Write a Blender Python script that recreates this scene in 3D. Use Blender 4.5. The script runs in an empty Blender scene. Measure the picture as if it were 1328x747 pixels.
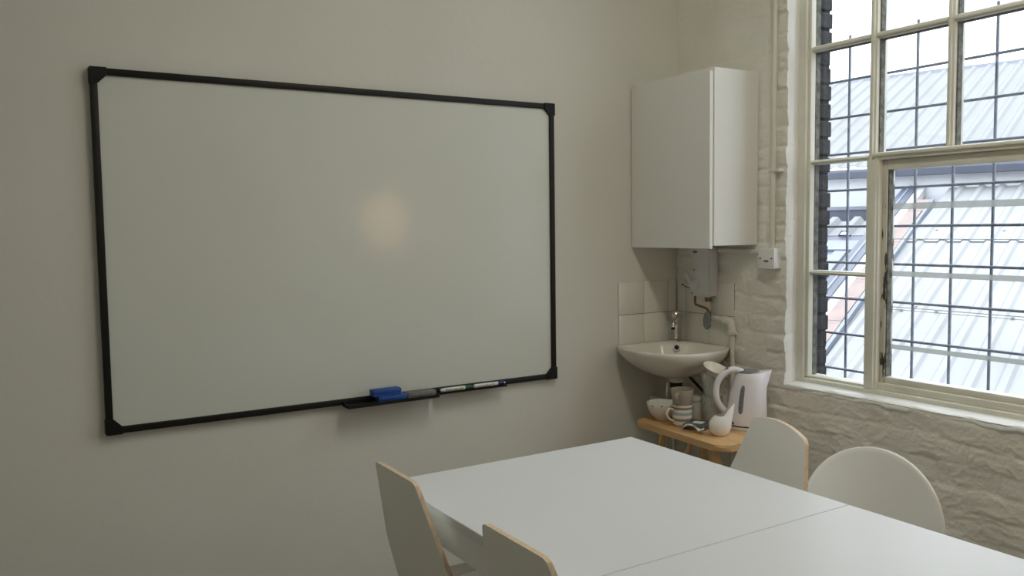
import bpy, bmesh, math, random
import numpy as np
from mathutils import Vector, Matrix

random.seed(7)
RNG = np.random.default_rng(11)
SC = bpy.context.scene
COL = SC.collection
PI = math.pi

# ------------------------------------------------------------------ camera
cam_d = bpy.data.cameras.new('camera')
cam = bpy.data.objects.new('camera', cam_d)
COL.objects.link(cam)
CAM = Vector((-2.8487, -3.0512, 1.4))
_yaw, _pit, _rol = 0.55692, -0.070806, -0.013014
_f = Vector((math.sin(_yaw)*math.cos(_pit), math.cos(_yaw)*math.cos(_pit), math.sin(_pit)))
_r = Vector((math.cos(_yaw), -math.sin(_yaw), 0))
_u = _r.cross(_f)
_r2 = math.cos(_rol)*_r + math.sin(_rol)*_u
_u2 = -math.sin(_rol)*_r + math.cos(_rol)*_u
cam.matrix_world = Matrix(((_r2.x, _u2.x, -_f.x, CAM.x), (_r2.y, _u2.y, -_f.y, CAM.y), (_r2.z, _u2.z, -_f.z, CAM.z), (0, 0, 0, 1)))
cam_d.sensor_width = 36
cam_d.lens = 1095.8/1328*36
cam_d.clip_start = 0.02
cam_d.clip_end = 200
SC.camera = cam

# ------------------------------------------------------------------ world, light, exposure
SKY = 7.0        # zenith radiance; an overcast sky is a third as bright at the horizon
w = bpy.data.worlds.new('overcast_sky'); SC.world = w
w.use_nodes = True
nt = w.node_tree; nt.nodes.clear()
bg = nt.nodes.new('ShaderNodeBackground'); out = nt.nodes.new('ShaderNodeOutputWorld')
bg.inputs[0].default_value = (0.90, 0.95, 1.0, 1); bg.inputs[1].default_value = SKY
nt.links.new(bg.outputs[0], out.inputs[0])
_tc = nt.nodes.new('ShaderNodeTexCoord'); _sp = nt.nodes.new('ShaderNodeSeparateXYZ'); _mr = nt.nodes.new('ShaderNodeMapRange')
nt.links.new(_tc.outputs['Generated'], _sp.inputs[0]); nt.links.new(_sp.outputs[2], _mr.inputs[0])
_mr.inputs[1].default_value = 0.0; _mr.inputs[2].default_value = 1.0; _mr.inputs[3].default_value = SKY/3; _mr.inputs[4].default_value = SKY
nt.links.new(_mr.outputs[0], bg.inputs[1])

def portal(name, loc, sy, sz):
    l = bpy.data.lights.new(name, 'AREA'); l.shape = 'RECTANGLE'; l.size = sz; l.size_y = sy
    l.cycles.is_portal = True
    o = bpy.data.objects.new(name, l); COL.objects.link(o)
    # area light shines along local -Z: turn it to face -x (into the room)
    o.rotation_euler = (0, PI/2, 0); o.location = loc
    return o
portal('window_portal', (0.40, -1.45, 1.87), 1.7, 2.4)
portal('window_portal', (0.40, -5.15, 1.87), 1.0, 2.4)

SC.view_settings.view_transform = 'Standard'
SC.view_settings.look = 'None'
SC.view_settings.exposure = 0.0
SC.view_settings.gamma = 1.0
SC.view_settings.use_curve_mapping = False
SC.cycles.max_bounces = 10
SC.cycles.diffuse_bounces = 8
SC.cycles.transparent_max_bounces = 16
SC.cycles.caustics_reflective = False
SC.cycles.caustics_refractive = False

# ------------------------------------------------------------------ materials
def lin(c):
    return tuple(((v/255)/12.92 if v/255 <= 0.04045 else (((v/255)+0.055)/1.055)**2.4) for v in c)

def mat(name, col, rough=0.5, metal=0.0, spec=0.5, noise=0.0, nscale=6.0, bump=0.0, bscale=60.0, col2=None, coat=0.0, stretch=None):
    m = bpy.data.materials.new(name); m.use_nodes = True
    n = m.node_tree; b = n.nodes['Principled BSDF']
    b.inputs['Roughness'].default_value = rough; b.inputs['Metallic'].default_value = metal
    b.inputs['Specular IOR Level'].default_value = spec
    b.inputs['Coat Weight'].default_value = coat
    b.inputs['Base Color'].default_value = (*col, 1)
    tc = n.nodes.new('ShaderNodeTexCoord'); mp = n.nodes.new('ShaderNodeMapping')
    n.links.new(tc.outputs['Object'], mp.inputs[0])
    if stretch: mp.inputs['Scale'].default_value = stretch
    if noise > 0 or col2 is not None:
        t = n.nodes.new('ShaderNodeTexNoise'); t.inputs['Scale'].default_value = nscale; t.inputs['Detail'].default_value = 6
        n.links.new(mp.outputs[0], t.inputs['Vector'])
        r = n.nodes.new('ShaderNodeValToRGB')
        c2 = col2 if col2 is not None else tuple(v*(1-noise) for v in col)
        r.color_ramp.elements[0].position = 0.35; r.color_ramp.elements[1].position = 0.65
        r.color_ramp.elements[0].color = (*c2, 1); r.color_ramp.elements[1].color = (*col, 1)
        n.links.new(t.outputs['Fac'], r.inputs[0]); n.links.new(r.outputs[0], b.inputs['Base Color'])
    if bump > 0:
        t2 = n.nodes.new('ShaderNodeTexNoise'); t2.inputs['Scale'].default_value = bscale; t2.inputs['Detail'].default_value = 5
        n.links.new(mp.outputs[0], t2.inputs['Vector'])
        bp = n.nodes.new('ShaderNodeBump'); bp.inputs['Strength'].default_value = bump; bp.inputs['Distance'].default_value = 0.01
        n.links.new(t2.outputs['Fac'], bp.inputs['Height']); n.links.new(bp.outputs[0], b.inputs['Normal'])
    return m

def chipped(name, col, dark, thr=0.70, scale=28, stretch=(1, 1, 0.35), soft=0.02):
    """old gloss paint with chips that show dark wood"""
    m = mat(name, col, 0.45, noise=0.12, nscale=5, bump=0.15, bscale=40)
    n = m.node_tree; b = n.nodes['Principled BSDF']
    src = b.inputs['Base Color'].links[0].from_socket
    tc = n.nodes.new('ShaderNodeTexCoord'); mp = n.nodes.new('ShaderNodeMapping'); mp.inputs['Scale'].default_value = stretch
    n.links.new(tc.outputs['Object'], mp.inputs[0])
    t = n.nodes.new('ShaderNodeTexNoise'); t.inputs['Scale'].default_value = scale; t.inputs['Detail'].default_value = 8; t.inputs['Roughness'].default_value = 0.7
    n.links.new(mp.outputs[0], t.inputs['Vector'])
    r = n.nodes.new('ShaderNodeValToRGB'); r.color_ramp.elements[0].position = thr; r.color_ramp.elements[1].position = thr+soft
    n.links.new(t.outputs['Fac'], r.inputs[0])
    mx = n.nodes.new('ShaderNodeMix'); mx.data_type = 'RGBA'
    n.links.new(r.outputs[0], mx.inputs[0]); n.links.new(src, mx.inputs[6]); mx.inputs[7].default_value = (*dark, 1)
    n.links.new(mx.outputs[2], b.inputs['Base Color'])
    return m

def wood(name, c1, c2, scale=14, stretch=(1, 0.08, 1), rough=0.5):
    m = bpy.data.materials.new(name); m.use_nodes = True
    n = m.node_tree; b = n.nodes['Principled BSDF']; b.inputs['Roughness'].default_value = rough
    tc = n.nodes.new('ShaderNodeTexCoord'); mp = n.nodes.new('ShaderNodeMapping'); mp.inputs['Scale'].default_value = stretch
    t = n.nodes.new('ShaderNodeTexNoise'); t.inputs['Scale'].default_value = scale; t.inputs['Detail'].default_value = 8; t.inputs['Distortion'].default_value = 0.6
    r = n.nodes.new('ShaderNodeValToRGB'); r.color_ramp.elements[0].position = 0.3; r.color_ramp.elements[1].position = 0.7
    r.color_ramp.elements[0].color = (*c1, 1); r.color_ramp.elements[1].color = (*c2, 1)
    n.links.new(tc.outputs['Object'], mp.inputs[0]); n.links.new(mp.outputs[0], t.inputs['Vector'])
    n.links.new(t.outputs['Fac'], r.inputs[0]); n.links.new(r.outputs[0], b.inputs['Base Color'])
    return m

def pane_mat(name, tint, rough=0.02, grime_sheen=0.0, ior_v=1.45, haze=0.0, hcol=(0.55, 0.55, 0.52)):
    """thin glass: clear transmission with a weak reflection and a veil: grime on the windows, painted sheen on the tumblers"""
    m = bpy.data.materials.new(name); m.use_nodes = True
    n = m.node_tree; n.nodes.clear()
    o = n.nodes.new('ShaderNodeOutputMaterial'); tr = n.nodes.new('ShaderNodeBsdfTransparent'); g = n.nodes.new('ShaderNodeBsdfGlossy')
    tr.inputs[0].default_value = (*tint, 1); g.inputs['Roughness'].default_value = rough
    fr = n.nodes.new('ShaderNodeFresnel'); ge = n.nodes.new('ShaderNodeNewGeometry'); ior = n.nodes.new('ShaderNodeMapRange')
    ior.inputs[3].default_value = ior_v; ior.inputs[4].default_value = 1/ior_v      # same index from either side of the thin sheet
    n.links.new(ge.outputs['Backfacing'], ior.inputs[0]); n.links.new(ior.outputs[0], fr.inputs[0])
    mx = n.nodes.new('ShaderNodeMixShader')
    n.links.new(fr.outputs[0], mx.inputs[0]); n.links.new(tr.outputs[0], mx.inputs[1]); n.links.new(g.outputs[0], mx.inputs[2])
    last = mx
    if grime_sheen > 0:
        d = n.nodes.new('ShaderNodeBsdfDiffuse'); d.inputs[0].default_value = (*hcol, 1)
        t = n.nodes.new('ShaderNodeTexNoise'); t.inputs['Scale'].default_value = 9; t.inputs['Detail'].default_value = 8
        tc = n.nodes.new('ShaderNodeTexCoord'); n.links.new(tc.outputs['Object'], t.inputs['Vector'])
        r = n.nodes.new('ShaderNodeMapRange'); r.inputs[1].default_value = 0.45; r.inputs[2].default_value = 0.8; r.inputs[3].default_value = haze; r.inputs[4].default_value = grime_sheen
        n.links.new(t.outputs['Fac'], r.inputs[0])
        m2 = n.nodes.new('ShaderNodeMixShader'); n.links.new(r.outputs[0], m2.inputs[0]); n.links.new(mx.outputs[0], m2.inputs[1]); n.links.new(d.outputs[0], m2.inputs[2])
        last = m2
    n.links.new(last.outputs[0], o.inputs[0])
    return m

M = {}
M['plaster'] = mat('painted_plaster', (0.70, 0.692, 0.635), 0.75, spec=0.25, noise=0.035, nscale=1.6, bump=0.10, bscale=25)
M['brick_paint'] = mat('painted_brick', (0.82, 0.81, 0.755), 0.6, spec=0.35, col2=(0.75, 0.725, 0.65), nscale=3.5, bump=0.35, bscale=70)
M['reveal_white'] = mat('pale_reveal_white', (0.90, 0.905, 0.90), 0.5, noise=0.04, nscale=4, bump=0.2, bscale=50)  # whiter than the rest of the wall
M['white_gloss'] = mat('white_gloss_paint', (0.84, 0.845, 0.83), 0.35, noise=0.06, nscale=5, bump=0.15, bscale=30)
M['window_paint'] = chipped('old_cream_gloss_paint', (0.76, 0.75, 0.66), (0.03, 0.028, 0.022), thr=0.72, scale=22)
M['window_paint_worn'] = chipped('peeling_cream_gloss_paint', (0.62, 0.60, 0.50), (0.03, 0.028, 0.02), thr=0.54, scale=26, stretch=(1.5, 1.5, 0.28))
M['putty'] = mat('old_putty', (0.20, 0.20, 0.17), 0.8, noise=0.6, nscale=40)
M['glass'] = pane_mat('window_glass', (0.95, 0.965, 0.97), grime_sheen=0.05)
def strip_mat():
    m = bpy.data.materials.new('translucent_strip'); m.use_nodes = True; n = m.node_tree; n.nodes.clear()
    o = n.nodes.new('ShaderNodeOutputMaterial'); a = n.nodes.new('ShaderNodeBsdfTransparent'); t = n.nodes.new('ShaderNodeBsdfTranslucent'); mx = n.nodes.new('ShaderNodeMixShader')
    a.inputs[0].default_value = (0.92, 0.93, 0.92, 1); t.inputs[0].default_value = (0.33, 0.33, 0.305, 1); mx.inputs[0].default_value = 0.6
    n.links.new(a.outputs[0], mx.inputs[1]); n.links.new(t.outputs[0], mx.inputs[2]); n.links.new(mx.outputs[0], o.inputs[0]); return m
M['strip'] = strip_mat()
M['old_brick'] = mat('sooty_brick', (0.045, 0.045, 0.05), 0.9, spec=0.2, col2=(0.025, 0.025, 0.03), nscale=9, bump=0.6, bscale=50)
M['iron'] = mat('hazed_grille_steel', (0.30, 0.33, 0.42), 0.6, metal=0.1, noise=0.3, nscale=30)  # bars coloured paler and bluer, the haze of the glass put into the colour
M['roof_sheet'] = mat('weathered_white_sheet', (0.235, 0.24, 0.25), 0.6, spec=0.3, noise=0.10, nscale=1.3)
M['roof_far'] = mat('white_roof_sheet', (0.168, 0.173, 0.182), 0.6, spec=0.3, noise=0.05, nscale=1.3)
M['fascia'] = mat('white_fascia', (0.58, 0.60, 0.64), 0.6, noise=0.04, nscale=2)
M['flashing'] = mat('white_flashing', (0.38, 0.385, 0.40), 0.5, noise=0.06, nscale=3)
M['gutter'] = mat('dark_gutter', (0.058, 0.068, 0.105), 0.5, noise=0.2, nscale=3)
M['gutter_light'] = mat('grey_gutter', (0.15, 0.165, 0.21), 0.5, noise=0.15, nscale=3)
M['pink_brick'] = mat('pink_brick_coping', (0.25, 0.19, 0.175), 0.9, col2=(0.20, 0.16, 0.155), nscale=7, bump=0.5, bscale=20)
M['skylight'] = mat('pale_blue_skylight_glass', (0.16, 0.20, 0.23), 0.15, noise=0.03, nscale=2)
M['door_white'] = mat('white_melamine', (0.80, 0.80, 0.77), 0.55, spec=0.25, noise=0.015, nscale=3)
M['table_white'] = mat('white_table_laminate', (0.68, 0.70, 0.735), 0.36, spec=0.5, noise=0.02, nscale=4, bump=0.02, bscale=90)
M['table_edge'] = mat('table_edge_band', (0.70, 0.71, 0.70), 0.4, noise=0.02)
M['leg_white'] = mat('white_leg_paint', (0.78, 0.79, 0.78), 0.4, noise=0.02)
M['laminate'] = mat('white_chair_laminate', (0.84, 0.835, 0.79), 0.35, noise=0.03, nscale=5)
M['ply'] = wood('birch_ply_edge', (0.56, 0.42, 0.28), (0.78, 0.63, 0.46), scale=40, stretch=(3, 3, 0.3))
M['plastic_white'] = mat('white_shell_plastic', (0.80, 0.79, 0.75), 0.30, noise=0.02)
M['chrome'] = mat('chrome', (0.75, 0.75, 0.74), 0.12, metal=1.0)
M['steel_leg'] = mat('grey_chair_steel', (0.45, 0.45, 0.45), 0.3, metal=0.9)
M['board'] = mat('whiteboard_enamel', (0.67, 0.685, 0.63), 0.11, spec=0.26, noise=0.02, nscale=2)
M['black_frame'] = mat('dark_frame', (0.011, 0.0105, 0.009), 0.5, spec=0.3, noise=0.1)
M['black_plastic'] = mat('black_plastic', (0.006, 0.006, 0.0055), 0.55, spec=0.3)
M['blue_foam'] = mat('blue_eraser_plastic', (0.012, 0.075, 0.33), 0.55, noise=0.15, nscale=40, bump=0.1)
M['blue_pale'] = mat('worn_felt_end', (0.35, 0.40, 0.48), 0.9)
M['grey_felt'] = mat('grey_felt', (0.21, 0.21, 0.19), 0.9, noise=0.25, nscale=60, bump=0.3)
M['pen_white'] = mat('pen_barrel_white', (0.72, 0.72, 0.68), 0.35)
M['pen_mark'] = mat('pen_print_black', (0.03, 0.03, 0.03), 0.5)
M['pen_yellow'] = mat('pen_print_yellow', (0.65, 0.48, 0.08), 0.5)
M['green'] = mat('green_cap', (0.010, 0.085, 0.04), 0.4)
M['navy'] = mat('navy_cap', (0.012, 0.018, 0.11), 0.4)
M['ceramic'] = mat('white_ceramic', (0.74, 0.72, 0.66), 0.18, spec=0.5, coat=0.2)
M['ceramic_bright'] = mat('bright_white_china', (0.82, 0.82, 0.82), 0.15, coat=0.3)
M['tile'] = mat('glazed_cream_tile', (0.74, 0.72, 0.66), 0.22, noise=0.03, nscale=4)
M['grout'] = mat('dirty_grout', (0.30, 0.27, 0.21), 0.9, noise=0.5, nscale=20)
M['heater_white'] = mat('heater_plastic', (0.70, 0.70, 0.72), 0.35, noise=0.02)
M['pvc'] = mat('white_pvc_pipe', (0.70, 0.68, 0.62), 0.4, noise=0.05)
M['switch'] = mat('white_switch_plastic', (0.80, 0.80, 0.80), 0.3)
M['brass'] = mat('aged_copper', (0.28, 0.17, 0.10), 0.35, metal=0.8, noise=0.3, nscale=40)
M['valve'] = mat('grey_valve_lever', (0.20, 0.21, 0.20), 0.5)
M['dark'] = mat('dark_recess', (0.01, 0.01, 0.01), 0.8)
M['rubber'] = mat('black_rubber', (0.012, 0.012, 0.012), 0.7)
M['jar'] = mat('milky_jar', (0.50, 0.49, 0.44), 0.3)
M['pine'] = wood('honey_pine', (0.50, 0.29, 0.12), (0.72, 0.48, 0.24), scale=10, stretch=(1.4, 0.25, 1.4), rough=0.4)
M['taupe'] = mat('taupe_glaze', (0.33, 0.29, 0.23), 0.25)
M['cream'] = mat('cream_glaze', (0.72, 0.69, 0.60), 0.22)
M['tumbler'] = pane_mat('tumbler_glass', (0.95, 0.96, 0.95), rough=0.05, grime_sheen=0.45, ior_v=1.6, haze=0.20, hcol=(0.86, 0.88, 0.84))  # whitish veil painted in so the clear tumblers show pale in the light
M['kettle'] = mat('white_kettle_plastic', (0.80, 0.78, 0.82), 0.22, spec=0.5)
M['gauge'] = mat('smoky_gauge', (0.20, 0.20, 0.22), 0.2)
M['foil'] = mat('grey_packet', (0.10, 0.105, 0.11), 0.35)
M['paper'] = mat('white_paper', (0.75, 0.75, 0.74), 0.7)
M['floor'] = mat('worn_floor_boards', (0.32, 0.29, 0.25), 0.6, noise=0.3, nscale=5)
M['ceiling'] = mat('ceiling_paint', (0.74, 0.73, 0.68), 0.8, noise=0.03)
M['far_wall'] = mat('painted_plaster_far', (0.74, 0.73, 0.68), 0.8, noise=0.04, nscale=1.2)
M['shade'] = None

def stripes_mat():
    """cream glaze with three painted bands round the mug"""
    m = mat('striped_mug_glaze', (0.72, 0.69, 0.60), 0.22)
    n = m.node_tree; b = n.nodes['Principled BSDF']
    tc = n.nodes.new('ShaderNodeTexCoord'); sp = n.nodes.new('ShaderNodeSeparateXYZ'); n.links.new(tc.outputs['Object'], sp.inputs[0])
    mr = n.nodes.new('ShaderNodeMapRange'); mr.inputs[1].default_value = 0.0; mr.inputs[2].default_value = 0.09
    n.links.new(sp.outputs[2], mr.inputs[0])
    r = n.nodes.new('ShaderNodeValToRGB'); r.color_ramp.interpolation = 'CONSTANT'
    cr = (0.72, 0.69, 0.60, 1); tp = (0.27, 0.24, 0.19, 1); bl = (0.36, 0.43, 0.44, 1)
    el = r.color_ramp.elements
    el[0].position = 0; el[0].color = cr; el[1].position = 0.24; el[1].color = tp
    for p_, c_ in ((0.37, cr), (0.52, bl), (0.66, cr), (0.79, tp), (0.91, cr)):
        e = el.new(p_); e.color = c_
    n.links.new(mr.outputs[0], r.inputs[0]); n.links.new(r.outputs[0], b.inputs['Base Color'])
    return m
M['striped'] = stripes_mat()

# ------------------------------------------------------------------ mesh helpers
def link(name, me, material, parent=None, loc=None, rot=None):
    o = bpy.data.objects.new(name, me); COL.objects.link(o)
    if isinstance(material, (list, tuple)):
        for mm in material: me.materials.append(mm)
    elif material is not None: me.materials.append(material)
    if parent is not None: o.parent = parent
    if loc is not None: o.location = loc
    if rot is not None: o.rotation_euler = rot
    return o

def obj(name, bm, material, parent=None, loc=None, rot=None, smooth=False, angle=40):
    me = bpy.data.meshes.new(name); bmesh.ops.recalc_face_normals(bm, faces=bm.faces); bm.to_mesh(me); bm.free()
    if smooth:
        me.polygons.foreach_set('use_smooth', [True]*len(me.polygons))
        me.set_sharp_from_angle(angle=math.radians(angle))
    return link(name, me, material, parent, loc, rot)

def BM(): return bmesh.new()

def box(bm, x0, x1, y0, y1, z0, z1, bev=0.0, seg=2, mi=0):
    vs = [bm.verts.new((x, y, z)) for x in (x0, x1) for y in (y0, y1) for z in (z0, z1)]
    F = [(0, 1, 3, 2), (4, 6, 7, 5), (0, 4, 5, 1), (2, 3, 7, 6), (0, 2, 6, 4), (1, 5, 7, 3)]
    fs = [bm.faces.new([vs[i] for i in f]) for f in F]
    for f in fs: f.material_index = mi
    if bev > 0:
        es = list({e for f in fs for e in f.edges})
        bmesh.ops.bevel(bm, geom=es, offset=bev, segments=seg, affect='EDGES', profile=0.5)
    return bm

def prism(bm, pts, axis_fn, t0, t1, mi=0, mi_side=None):
    """pts: 2-d outline; axis_fn(a, b, t) -> 3-d point"""
    A = [bm.verts.new(axis_fn(a, b, t0)) for a, b in pts]; B = [bm.verts.new(axis_fn(a, b, t1)) for a, b in pts]
    f1 = bm.faces.new(A); f2 = bm.faces.new(B[::-1]); f1.material_index = mi; f2.material_index = mi
    n = len(pts)
    for i in range(n):
        f = bm.faces.new((A[i], B[i], B[(i+1) % n], A[(i+1) % n])); f.material_index = mi if mi_side is None else mi_side
    return bm

def lathe(bm, prof, n=40, cx=0, cy=0, cap=True, sx=1.0, sy=1.0, flute=None, mi=0):
    rings = []
    for (r, z) in prof:
        ring = []
        for i in range(n):
            a = 2*PI*i/n; rr = r
            if flute: rr = r*(1+flute(a, z))
            ring.append(bm.verts.new((cx+rr*math.cos(a)*sx, cy+rr*math.sin(a)*sy, z)))
        rings.append(ring)
    for a, b in zip(rings, rings[1:]):
        for i in range(n):
            f = bm.faces.new((a[i], a[(i+1) % n], b[(i+1) % n], b[i])); f.material_index = mi
    if cap:
        if prof[0][0] > 1e-5: bm.faces.new(rings[0][::-1]).material_index = mi
        if prof[-1][0] > 1e-5: bm.faces.new(rings[-1]).material_index = mi
    return bm

def tube(bm, pts, r, n=12, rs=None, flat=None, mi=0):
    """tube along a polyline; flat=(w,h) gives an elliptic section"""
    P = [Vector(p) for p in pts]; rings = []
    up = Vector((0, 0, 1))
    prev = None
    for i, p in enumerate(P):
        t = (P[min(i+1, len(P)-1)]-P[max(i-1, 0)]).normalized()
        if prev is None:
            a = t.cross(up)
            if a.length < 1e-3: a = t.cross(Vector((0, 1, 0)))
        else:
            a = prev-t*prev.dot(t)
        a.normalize(); prev = a
        b = t.cross(a).normalized()
        rr = rs[i] if rs else r
        fa, fb = flat if flat else (1, 1)
        rings.append([bm.verts.new(p+a*(rr*fa*math.cos(2*PI*k/n))+b*(rr*fb*math.sin(2*PI*k/n))) for k in range(n)])
    for A, B in zip(rings, rings[1:]):
        for k in range(n):
            bm.faces.new((A[k], A[(k+1) % n], B[(k+1) % n], B[k])).material_index = mi
    bm.faces.new(rings[0][::-1]).material_index = mi; bm.faces.new(rings[-1]).material_index = mi
    return bm

def smooth_path(pts, k=6):
    """Catmull-Rom through the points"""
    P = [Vector(p) for p in pts]; P = [2*P[0]-P[1]]+P+[2*P[-1]-P[-2]]; out = []
    for i in range(1, len(P)-2):
        for j in range(k):
            t = j/k
            out.append(0.5*((2*P[i])+(-P[i-1]+P[i+1])*t+(2*P[i-1]-5*P[i]+4*P[i+1]-P[i+2])*t*t+(-P[i-1]+3*P[i]-3*P[i+1]+P[i+2])*t**3))
    out.append(P[-2]); return out

def rounded(pts, radii, k=6):
    """round the corners of a polygon"""
    n = len(pts); out = []
    for i in range(n):
        p0, p, p1 = Vector(pts[i-1]), Vector(pts[i]), Vector(pts[(i+1) % n]); r = radii[i]
        if r <= 0: out.append((p.x, p.y)); continue
        a = (p0-p).normalized(); b = (p1-p).normalized()
        ang = a.angle(b); d = r/math.tan(ang/2); s = p+a*d; e = p+b*d
        for j in range(k+1):
            t = j/k; q = s*(1-t)**2+p*2*t*(1-t)+e*t*t; out.append((q.x, q.y))
    return out

def empty(name, label, cat, loc=(0, 0, 0), rotz=0.0, group=None):
    o = bpy.data.objects.new(name, None); COL.objects.link(o); o.empty_display_size = 0.05
    o.location = loc; o.rotation_euler = (0, 0, rotz)
    o['label'] = label; o['category'] = cat
    if group: o['group'] = group
    return o

def tag(o, label, cat, group=None):
    o['label'] = label; o['category'] = cat
    if group: o['group'] = group
    return o

def structure(o):
    o['kind'] = 'structure'; return o

def grids(name, gs, material, smooth=True):
    """one mesh from several numpy vertex grids (n, m, 3)"""
    vs = []; fs = []; base = 0
    for g in gs:
        n, m, _ = g.shape; vs.append(g.reshape(-1, 3))
        idx = np.arange(n*m).reshape(n, m)+base
        fs.append(np.stack([idx[:-1, :-1], idx[:-1, 1:], idx[1:, 1:], idx[1:, :-1]], -1).reshape(-1, 4)); base += n*m
    V = np.concatenate(vs); F = np.concatenate(fs)
    me = bpy.data.meshes.new(name); me.vertices.add(len(V)); me.vertices.foreach_set('co', V.ravel().astype(np.float32))
    me.loops.add(F.size); me.loops.foreach_set('vertex_index', F.ravel().astype(np.int32))
    me.polygons.add(len(F)); me.polygons.foreach_set('loop_start', np.arange(0, F.size, 4).astype(np.int32))
    me.update(calc_edges=True); me.validate()
    if smooth: me.polygons.foreach_set('use_smooth', np.ones(len(F), bool))
    return link(name, me, material)

def vnoise(x, y, seed=0):
    r = np.random.default_rng(seed).random((256, 256))
    xi = np.floor(x).astype(int); yi = np.floor(y).astype(int); fx = x-xi; fy = y-yi
    fx = fx*fx*(3-2*fx); fy = fy*fy*(3-2*fy); g = lambda a, b: r[a % 256, b % 256]
    return (g(xi, yi)*(1-fx)+g(xi+1, yi)*fx)*(1-fy)+(g(xi, yi+1)*(1-fx)+g(xi+1, yi+1)*fx)*fy-0.5
def fbm(x, y, seed=0, o=4):
    s = 0; a = 1
    for i in range(o): s = s+a*vnoise(x*2**i+i*7.3, y*2**i+i*3.1, seed+i); a *= 0.5
    return s

# ------------------------------------------------------------------ room shell
H = 3.30; XL = -5.2; YF = -6.8
WY0, WY1, WZ0, WZ1 = -0.658, -2.24, 0.726, 3.02       # window 1 opening in the right wall
VY0, VY1 = -4.70, -5.60                                # opening of the unseen second window, added for daylight

b = BM(); box(b, XL, 0.0, 0.0, 0.25, 0, H)
wall_back = structure(obj('wall_back', b, M['plaster']))
b = BM(); box(b, XL-0.2, XL, YF, 0.25, 0, H); structure(obj('wall_left', b, M['far_wall']))
b = BM(); box(b, XL-0.2, 0.3, YF-0.2, YF, 0, H); structure(obj('wall_front', b, M['far_wall']))
b = BM(); box(b, XL-0.2, 0.3, YF-0.2, 0.25, -0.1, 0); structure(obj('floor', b, M['floor']))
b = BM(); box(b, XL-0.2, 0.3, YF-0.2, 0.25, H, H+0.1); structure(obj('ceiling', b, M['ceiling']))

def brick_relief(y, z):
    """how far the painted bricks stand proud of the mortar (metres towards the room)"""
    CH, BL = 0.0785, 0.222
    wy = y+0.010*fbm(y*7, z*7, 3); wz = z+0.026*fbm(y*3.3, z*3.3, 5)+0.004*fbm(y*22, z*22, 8)
    row = np.floor(wz/CH); off = np.where(row.astype(int) % 2 == 0, 0.0, 0.5)
    col = np.floor(wy/BL+off)
    fz = wz/CH-row; fy = wy/BL+off-col
    dz = np.minimum(fz, 1-fz)*CH; dy = np.minimum(fy, 1-fy)*BL
    d = np.minimum(dz, dy*0.9)
    edge = np.clip(d/0.014, 0, 1); edge = edge*edge*(3-2*edge)
    rnd = np.random.default_rng(4).random((128, 128)); per = rnd[row.astype(int) % 128, col.astype(int) % 128]
    tilt = (np.random.default_rng(9).random((128, 128))[row.astype(int) % 128, col.astype(int) % 128]-0.5)*(fz-0.5)*0.010
    soft = 0.25+0.75*np.clip(1.3*fbm(y*2.6, z*2.6, 31)+0.45, 0, 1)
    h = 0.0058*edge*soft+0.0055*(per-0.5)*edge+tilt
    h = h+0.009*fbm(y*7, z*10, 21)+0.0030*fbm(y*26, z*34, 40)
    # wrinkled, lumpy render under the window
    low = np.clip((0.95-z)/0.4, 0, 1)
    ridge = np.abs(fbm(y*6+2*fbm(y*3, z*3, 77), z*22+3*fbm(y*4, z*5, 78), 60, 3))
    h = h*(1-0.25*low)*(1-0.55*np.clip((z-1.7)/0.3, 0, 1)*np.clip((y+0.60)/0.05, 0, 1))*(1+0.5*np.clip((-0.59-y)/0.02, 0, 1)*np.clip((y+0.68)/0.01, 0, 1))
    h = h+low*(0.0042*np.exp(-ridge*18)-0.003*np.clip(fbm(y*11, z*26, 90), 0, 1))
    return np.maximum(h, -0.005)+0.002

def front_grid(y0, y1, z0, z1, step=0.0055):
    ny = max(2, int(abs(y1-y0)/step)+1); nz = max(2, int((z1-z0)/step)+1)
    Y, Z = np.meshgrid(np.linspace(y0, y1, ny), np.linspace(z0, z1, nz), indexing='ij')
    X = -brick_relief(Y, Z)
    return np.stack([X, Y, Z], -1)
def flat_grid(p00, p10, p01, p11):
    return np.array([[p00, p01], [p10, p11]], float)

g1 = front_grid(0.012, WY0, 0.0, H)
g2 = front_grid(WY0, WY1, 0.0, WZ0)
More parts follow.
